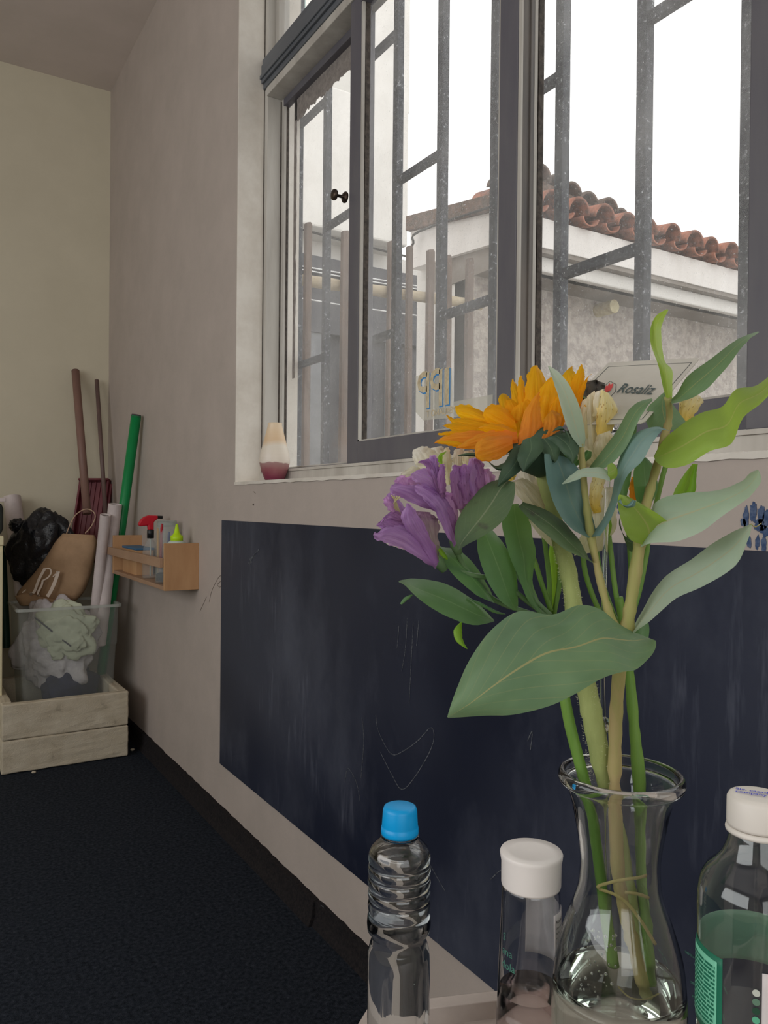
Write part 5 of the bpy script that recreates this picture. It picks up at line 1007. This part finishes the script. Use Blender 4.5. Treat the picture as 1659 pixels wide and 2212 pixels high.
# ---- white alstroemeria
wa = root('white_lily_stem', P(1388, 2100, .555), 'white and cream lily like flowers behind the sunflower and eucalyptus', 'flower')
stem(wa, 'stem', M['stemgreen'], [(1412, 2170, .55), (1402, 2060, .552), (1393, 1940, .555), (1387, 1800, .555), (1381, 1690, .555), (1369, 1560, .555), (1359, 1450, .555), (1348, 1360, .555), (1336, 1290, .555)], [.004, .0042, .0042, .0042, .0042, .004, .0036, .0032, .003], 14, knob=.3)
for p_ in ([(1348, 1370, .555), (1330, 1280, .556), (1318, 1180, .558), (1310, 1120, .56)], [(1345, 1380, .555), (1300, 1330, .56), (1265, 1240, .56), (1258, 1160, .56)], [(1345, 1370, .555), (1362, 1260, .556), (1360, 1180, .558), (1356, 1100, .56)], [(1352, 1370, .55), (1380, 1280, .553), (1396, 1200, .555), (1404, 1150, .56), (1440, 1000, .57), (1480, 930, .575)], [(1345, 1375, .56), (1308, 1280, .562), (1290, 1200, .564), (1286, 1130, .566), (1292, 1000, .57)]):
    stem(wa, 'stalk', M['stemgreen'], p_, [.0019]*len(p_), 10)
WT = lambda mat, st, dA, dB, **k: blade(wa, 'petal', M[mat], st, dA, dB, thick=.0004, **{**dict(b=.003, m=14, k=6, wav=.0015, ruf=1.3), **k})
WT('wht', [(940, 1022, 960, 1012), (905, 1010, 940, 984), (892, 990, 926, 966), (892, 972, 910, 964)], .545, .55)
WT('wht', [(958, 1000, 980, 998), (934, 980, 964, 974), (930, 968, 954, 963)], .55, .555)
WT('wht', [(906, 1032, 916, 1018), (880, 1034, 896, 1008), (866, 1030, 878, 1014), (866, 1024, 868, 1020)], .545, .545)
WT('creampet', [(962, 1050, 978, 1044), (952, 1010, 976, 1004), (956, 980, 972, 974), (960, 968, 968, 966)], .54, .545)
WT('wht', [(980, 1020, 1000, 1014), (978, 990, 1002, 984), (984, 970, 1004, 968)], .545, .55)
WT('creampet', [(1000, 1010, 1024, 1004), (998, 988, 1026, 982), (1004, 974, 1020, 972)], .54, .545)
WT('limeleaf', [(952, 1010, 958, 1012), (946, 992, 954, 990), (950, 980, 966, 974)], .535, .54, b=.001)
WT('wht', [(940, 1142, 946, 1134), (942, 1130, 956, 1120), (950, 1118, 962, 1112)], .535, .535, b=.002)
# pale flower in the middle, between sunflower and cupped leaf
WT('creampet', [(1170, 1130, 1200, 1120), (1140, 1100, 1190, 1088), (1112, 1062, 1160, 1050), (1106, 1040, 1130, 1032)], .54, .535, b=.006)
WT('creampet', [(1180, 1110, 1215, 1100), (1170, 1060, 1200, 1050), (1150, 1016, 1190, 1010), (1150, 990, 1180, 984), (1160, 976, 1172, 975)], .545, .54, b=.006)
WT('wht', [(1165, 1100, 1190, 1090), (1130, 1060, 1168, 1040), (1118, 1024, 1156, 1010), (1124, 1004, 1148, 1000)], .55, .545, b=.006)
WT('yelspot', [(1182, 1100, 1204, 1096), (1170, 1060, 1196, 1050), (1160, 1034, 1184, 1024)], .535, .53, b=.004)
WT('creampet', [(1190, 1180, 1230, 1170), (1160, 1150, 1215, 1130), (1140, 1120, 1200, 1090)], .545, .54, b=.008)
WT('yelspot', [(1100, 1040, 1112, 1036), (1090, 1022, 1118, 1012), (1098, 1012, 1118, 1008)], .53, .53, b=.002)
# cream flower at right of the sunflower
WT('creampet', [(1272, 1010, 1300, 1004), (1262, 960, 1296, 952), (1258, 905, 1290, 890), (1268, 856, 1284, 844)], .548, .54, b=.008)
WT('yelspot', [(1290, 960, 1306, 966), (1288, 910, 1326, 920), (1290, 872, 1334, 884), (1300, 842, 1316, 850)], .54, .53, b=.006, sl=.01, label='cream petal with yellow throat and brown flecks')
WT('creampet', [(1256, 950, 1272, 946), (1252, 910, 1274, 900), (1256, 876, 1278, 866), (1262, 862, 1270, 860)], .542, .538, b=.006)
WT('wht', [(1280, 900, 1300, 896), (1282, 866, 1302, 862), (1288, 846, 1304, 840)], .535, .53, b=.005)
WT('creampet', [(1266, 1010, 1296, 1000), (1240, 990, 1280, 975), (1226, 968, 1262, 962), (1232, 955, 1250, 954)], .535, .53, b=.006)
WT('creampet', [(1288, 1000, 1330, 990), (1282, 970, 1328, 955), (1290, 940, 1318, 930)], .538, .53, b=.007)
WT('creampet', [(1240, 1200, 1300, 1190), (1256, 1150, 1330, 1140), (1262, 1100, 1332, 1090), (1276, 1060, 1330, 1050)], .56, .555, b=.01)
WT('yelspot', [(1280, 1110, 1300, 1106), (1272, 1070, 1302, 1064), (1280, 1030, 1312, 1022)], .55, .545, b=.006)
# single white petal with yellow at the right
WT('yelspot', [(1474, 918, 1486, 914), (1466, 898, 1500, 896), (1468, 872, 1516, 874), (1480, 850, 1518, 862), (1494, 847, 1504, 850)], .56, .565, b=.006, label='white petal with yellow base behind the large leaf')
# orange tinted closed bud and small green buds
WT('sunback', [(1362, 1082, 1384, 1080), (1358, 1056, 1386, 1054), (1364, 1030, 1380, 1028)], .54, .54, b=.006)
blade(wa, 'bract', M['greenleaf'], [(1220, 1020, 1240, 1020), (1214, 995, 1248, 992), (1222, 970, 1244, 966), (1228, 948, 1234, 946)], .525, .52, b=.005)
blade(wa, 'bract', M['greenleaf'], [(1236, 1010, 1262, 1000), (1256, 985, 1276, 988), (1268, 972, 1278, 976)], .525, .52, b=.004)
blade(wa, 'leaf', M['greenleaf'], [(1338, 1080, 1352, 1078), (1330, 1040, 1362, 1036), (1340, 1000, 1366, 994), (1352, 972, 1358, 970)], .535, .535, b=.003)
blade(wa, 'leaf', M['greenleaf'], [(1350, 960, 1362, 956), (1352, 940, 1374, 934), (1362, 918, 1376, 916)], .55, .55, b=.002)
blade(wa, 'leaf', M['limeleaf'], [(1310, 1160, 1316, 1160), (1310, 1140, 1322, 1136), (1312, 1116, 1318, 1114)], .55, .55, b=.002)
# a withered dark bloom behind the sunflower
M['withered'] = solid('withered_petal', (96, 92, 88), (60, 58, 58), .8, 60, .5)
for st in ([(1262, 880, 1290, 870), (1256, 850, 1296, 838), (1264, 824, 1290, 820)], [(1258, 868, 1276, 860), (1250, 850, 1272, 836), (1262, 830, 1276, 826)], [(1282, 850, 1300, 848), (1284, 832, 1308, 836), (1290, 822, 1306, 828)]):
    blade(wa, 'withered_petal', M['withered'], st, .56, .56, b=.004, wav=.003)
for i in range(5): stem(wa, 'stamen', M['stemdull'], [(1276, 868, .556), (1268-5*i, 862-3*i, .553), (1252-4*i, 856+3*i, .551)], .00045, 6)

# ---- sword-like green stem ends tied inside the carafe
M['raffia'] = solid('raffia_tie', (196, 184, 124), (174, 160, 100), .7, 60)
rf = root('raffia_tie', P(1345, 1930, .515), 'thin pale raffia strip wound round the stems inside the carafe', 'tie')
for p_ in ([(1398, 1889, .535), (1378, 1894, .52), (1340, 1900, .516), (1297, 1912, .517), (1296, 1920, .518)], [(1296, 1920, .518), (1330, 1932, .514), (1356, 1952, .514), (1385, 1990, .516), (1416, 2040, .525)], [(1350, 1926, .52), (1378, 1930, .522), (1402, 1938, .532)], [(1335, 2140, .53), (1360, 2166, .52), (1395, 2170, .518), (1425, 2160, .525)]):
    mesh('strand', MB().tube(sm([P(*q) for q in p_], 5), .0011, 8, flat=.5), M['raffia'], rf, smooth=True)

# ---- clear plastic card pick and the florist's card
ck = root('card_pick', P(1309, 1700, .54), 'clear plastic card holder stick standing among the stems', 'card holder')
CPK = glassmat('clear_acrylic', (.97, .98, .98), 1.45)
stem(ck, 'rod', CPK, [(1316, 1960, .545), (1311, 1800, .543), (1309, 1690, .541), (1305, 1570, .539), (1301, 1460, .537), (1304, 1300, .537), (1309, 1150, .54), (1316, 1020, .545), (1330, 930, .55)], .0017, 12)
mesh('rod_joint', MB().lathe([(.001, -.006), (.0048, -.004), (.0052, 0), (.0046, .004), (.001, .006)], P(1305, 1565, .536), 24, ax=(RT, UP, -FW)), CPK, ck, smooth=True)
for pts_ in ([(1330, 932, .55), (1322, 905, .552), (1318, 890, .553)], [(1330, 932, .55), (1340, 905, .552), (1346, 882, .553)], [(1330, 932, .55), (1306, 945, .55)]): stem(ck, 'prong', CPK, pts_, .0012, 10)
M['card'] = solid('white_card', (190, 186, 176), (184, 180, 170), .6, 40, spec=.3); M['cardline'] = solid('dark_border_line', (66, 70, 70), rough=.6)
TLc, TRc, BRc = P(1315, 783, .605), P(1513, 773, .575), P(1390, 915, .52); BLc = TLc+(BRc-TRc)
gc = root('gift_card', (TLc+BRc)/2, 'white florist card with red tulip logo and grey script, held above the bouquet', 'card')
Xc = (TRc-TLc).normalized(); Yc = (TLc-BLc); Yc = (Yc-Xc*Yc.dot(Xc)).normalized(); Nc = Xc.cross(Yc).normalized()
if Nc.dot(FW) > 0: Nc = -Nc
def onc(u, v, off=.0006):
    r = (ray(u, v)); t = (TLc-CAM).dot(Nc)/r.dot(Nc); return CAM+r*t+Nc*off
def rc(pts_, mat, nm, off=.0006):
    return mesh(nm, MB().poly([onc(u, v, off) for u, v in pts_], Nc*.0001), mat, gc)
cor = [TLc.lerp(TRc, .02), TRc.lerp(TLc, .03), TRc.lerp(BRc, .03), BRc.lerp(TRc, .03), BRc.lerp(BLc, .03), BLc, TLc.lerp(BLc, .02)]
mesh('card_sheet', MB().poly([p-Nc*.0005 for p in cor], Nc*.0006), M['card'], gc)
def lineq(a, b): mesh('border_line', ribbon([a, b], .0005, Nc, .0002), M['cardline'], gc)
i1 = TLc.lerp(BRc, .06)
def cardpt(x, y): return TLc+(TRc-TLc)*x+(BLc-TLc)*y
for a, b in (((.05, .08), (.95, .08)), ((.95, .08), (.95, .94)), ((.95, .94), (.05, .94)), ((.05, .94), (.05, .08))): lineq(cardpt(*a), cardpt(*b))
hxp = [(1303, 836), (1318, 824), (1331, 831), (1330, 846), (1318, 858), (1305, 850)]
for a, b in zip(hxp, hxp[1:]+hxp[:1]): lineq(onc(*a, 0), onc(*b, 0))
M['tulip'] = solid('red_print', (206, 70, 70), rough=.6); M['script'] = solid('grey_print', (70, 84, 84), rough=.6)
rc([(1306, 843), (1310, 834), (1313, 836), (1316, 829), (1319, 833), (1325, 829), (1323, 838), (1318, 846), (1309, 849)], M['tulip'], 'tulip_logo')
a_, b_ = onc(1330, 850), onc(1409, 854); Xt = (b_-a_).normalized(); up_ = onc(1341, 830)-a_; Yt = (up_-Xt*up_.dot(Xt)).normalized()
to = textmesh('card_lettering', 'Rosaliz', a_, Xt, Yt, up_.dot(Yt), M['script'], gc, off=0, shear=.18, bold=.008)
wd = max(((v.co+ORG[gc])-a_).dot(Xt) for v in to.data.vertices); k_ = (b_-a_).length/wd; hsh = up_.dot(Xt)/up_.dot(Yt)
for v in to.data.vertices:
    q = v.co+ORG[gc]-a_; v.co = a_+Xt*(q.dot(Xt)*k_)+Yt*q.dot(Yt)+Nc*.0003-ORG[gc]
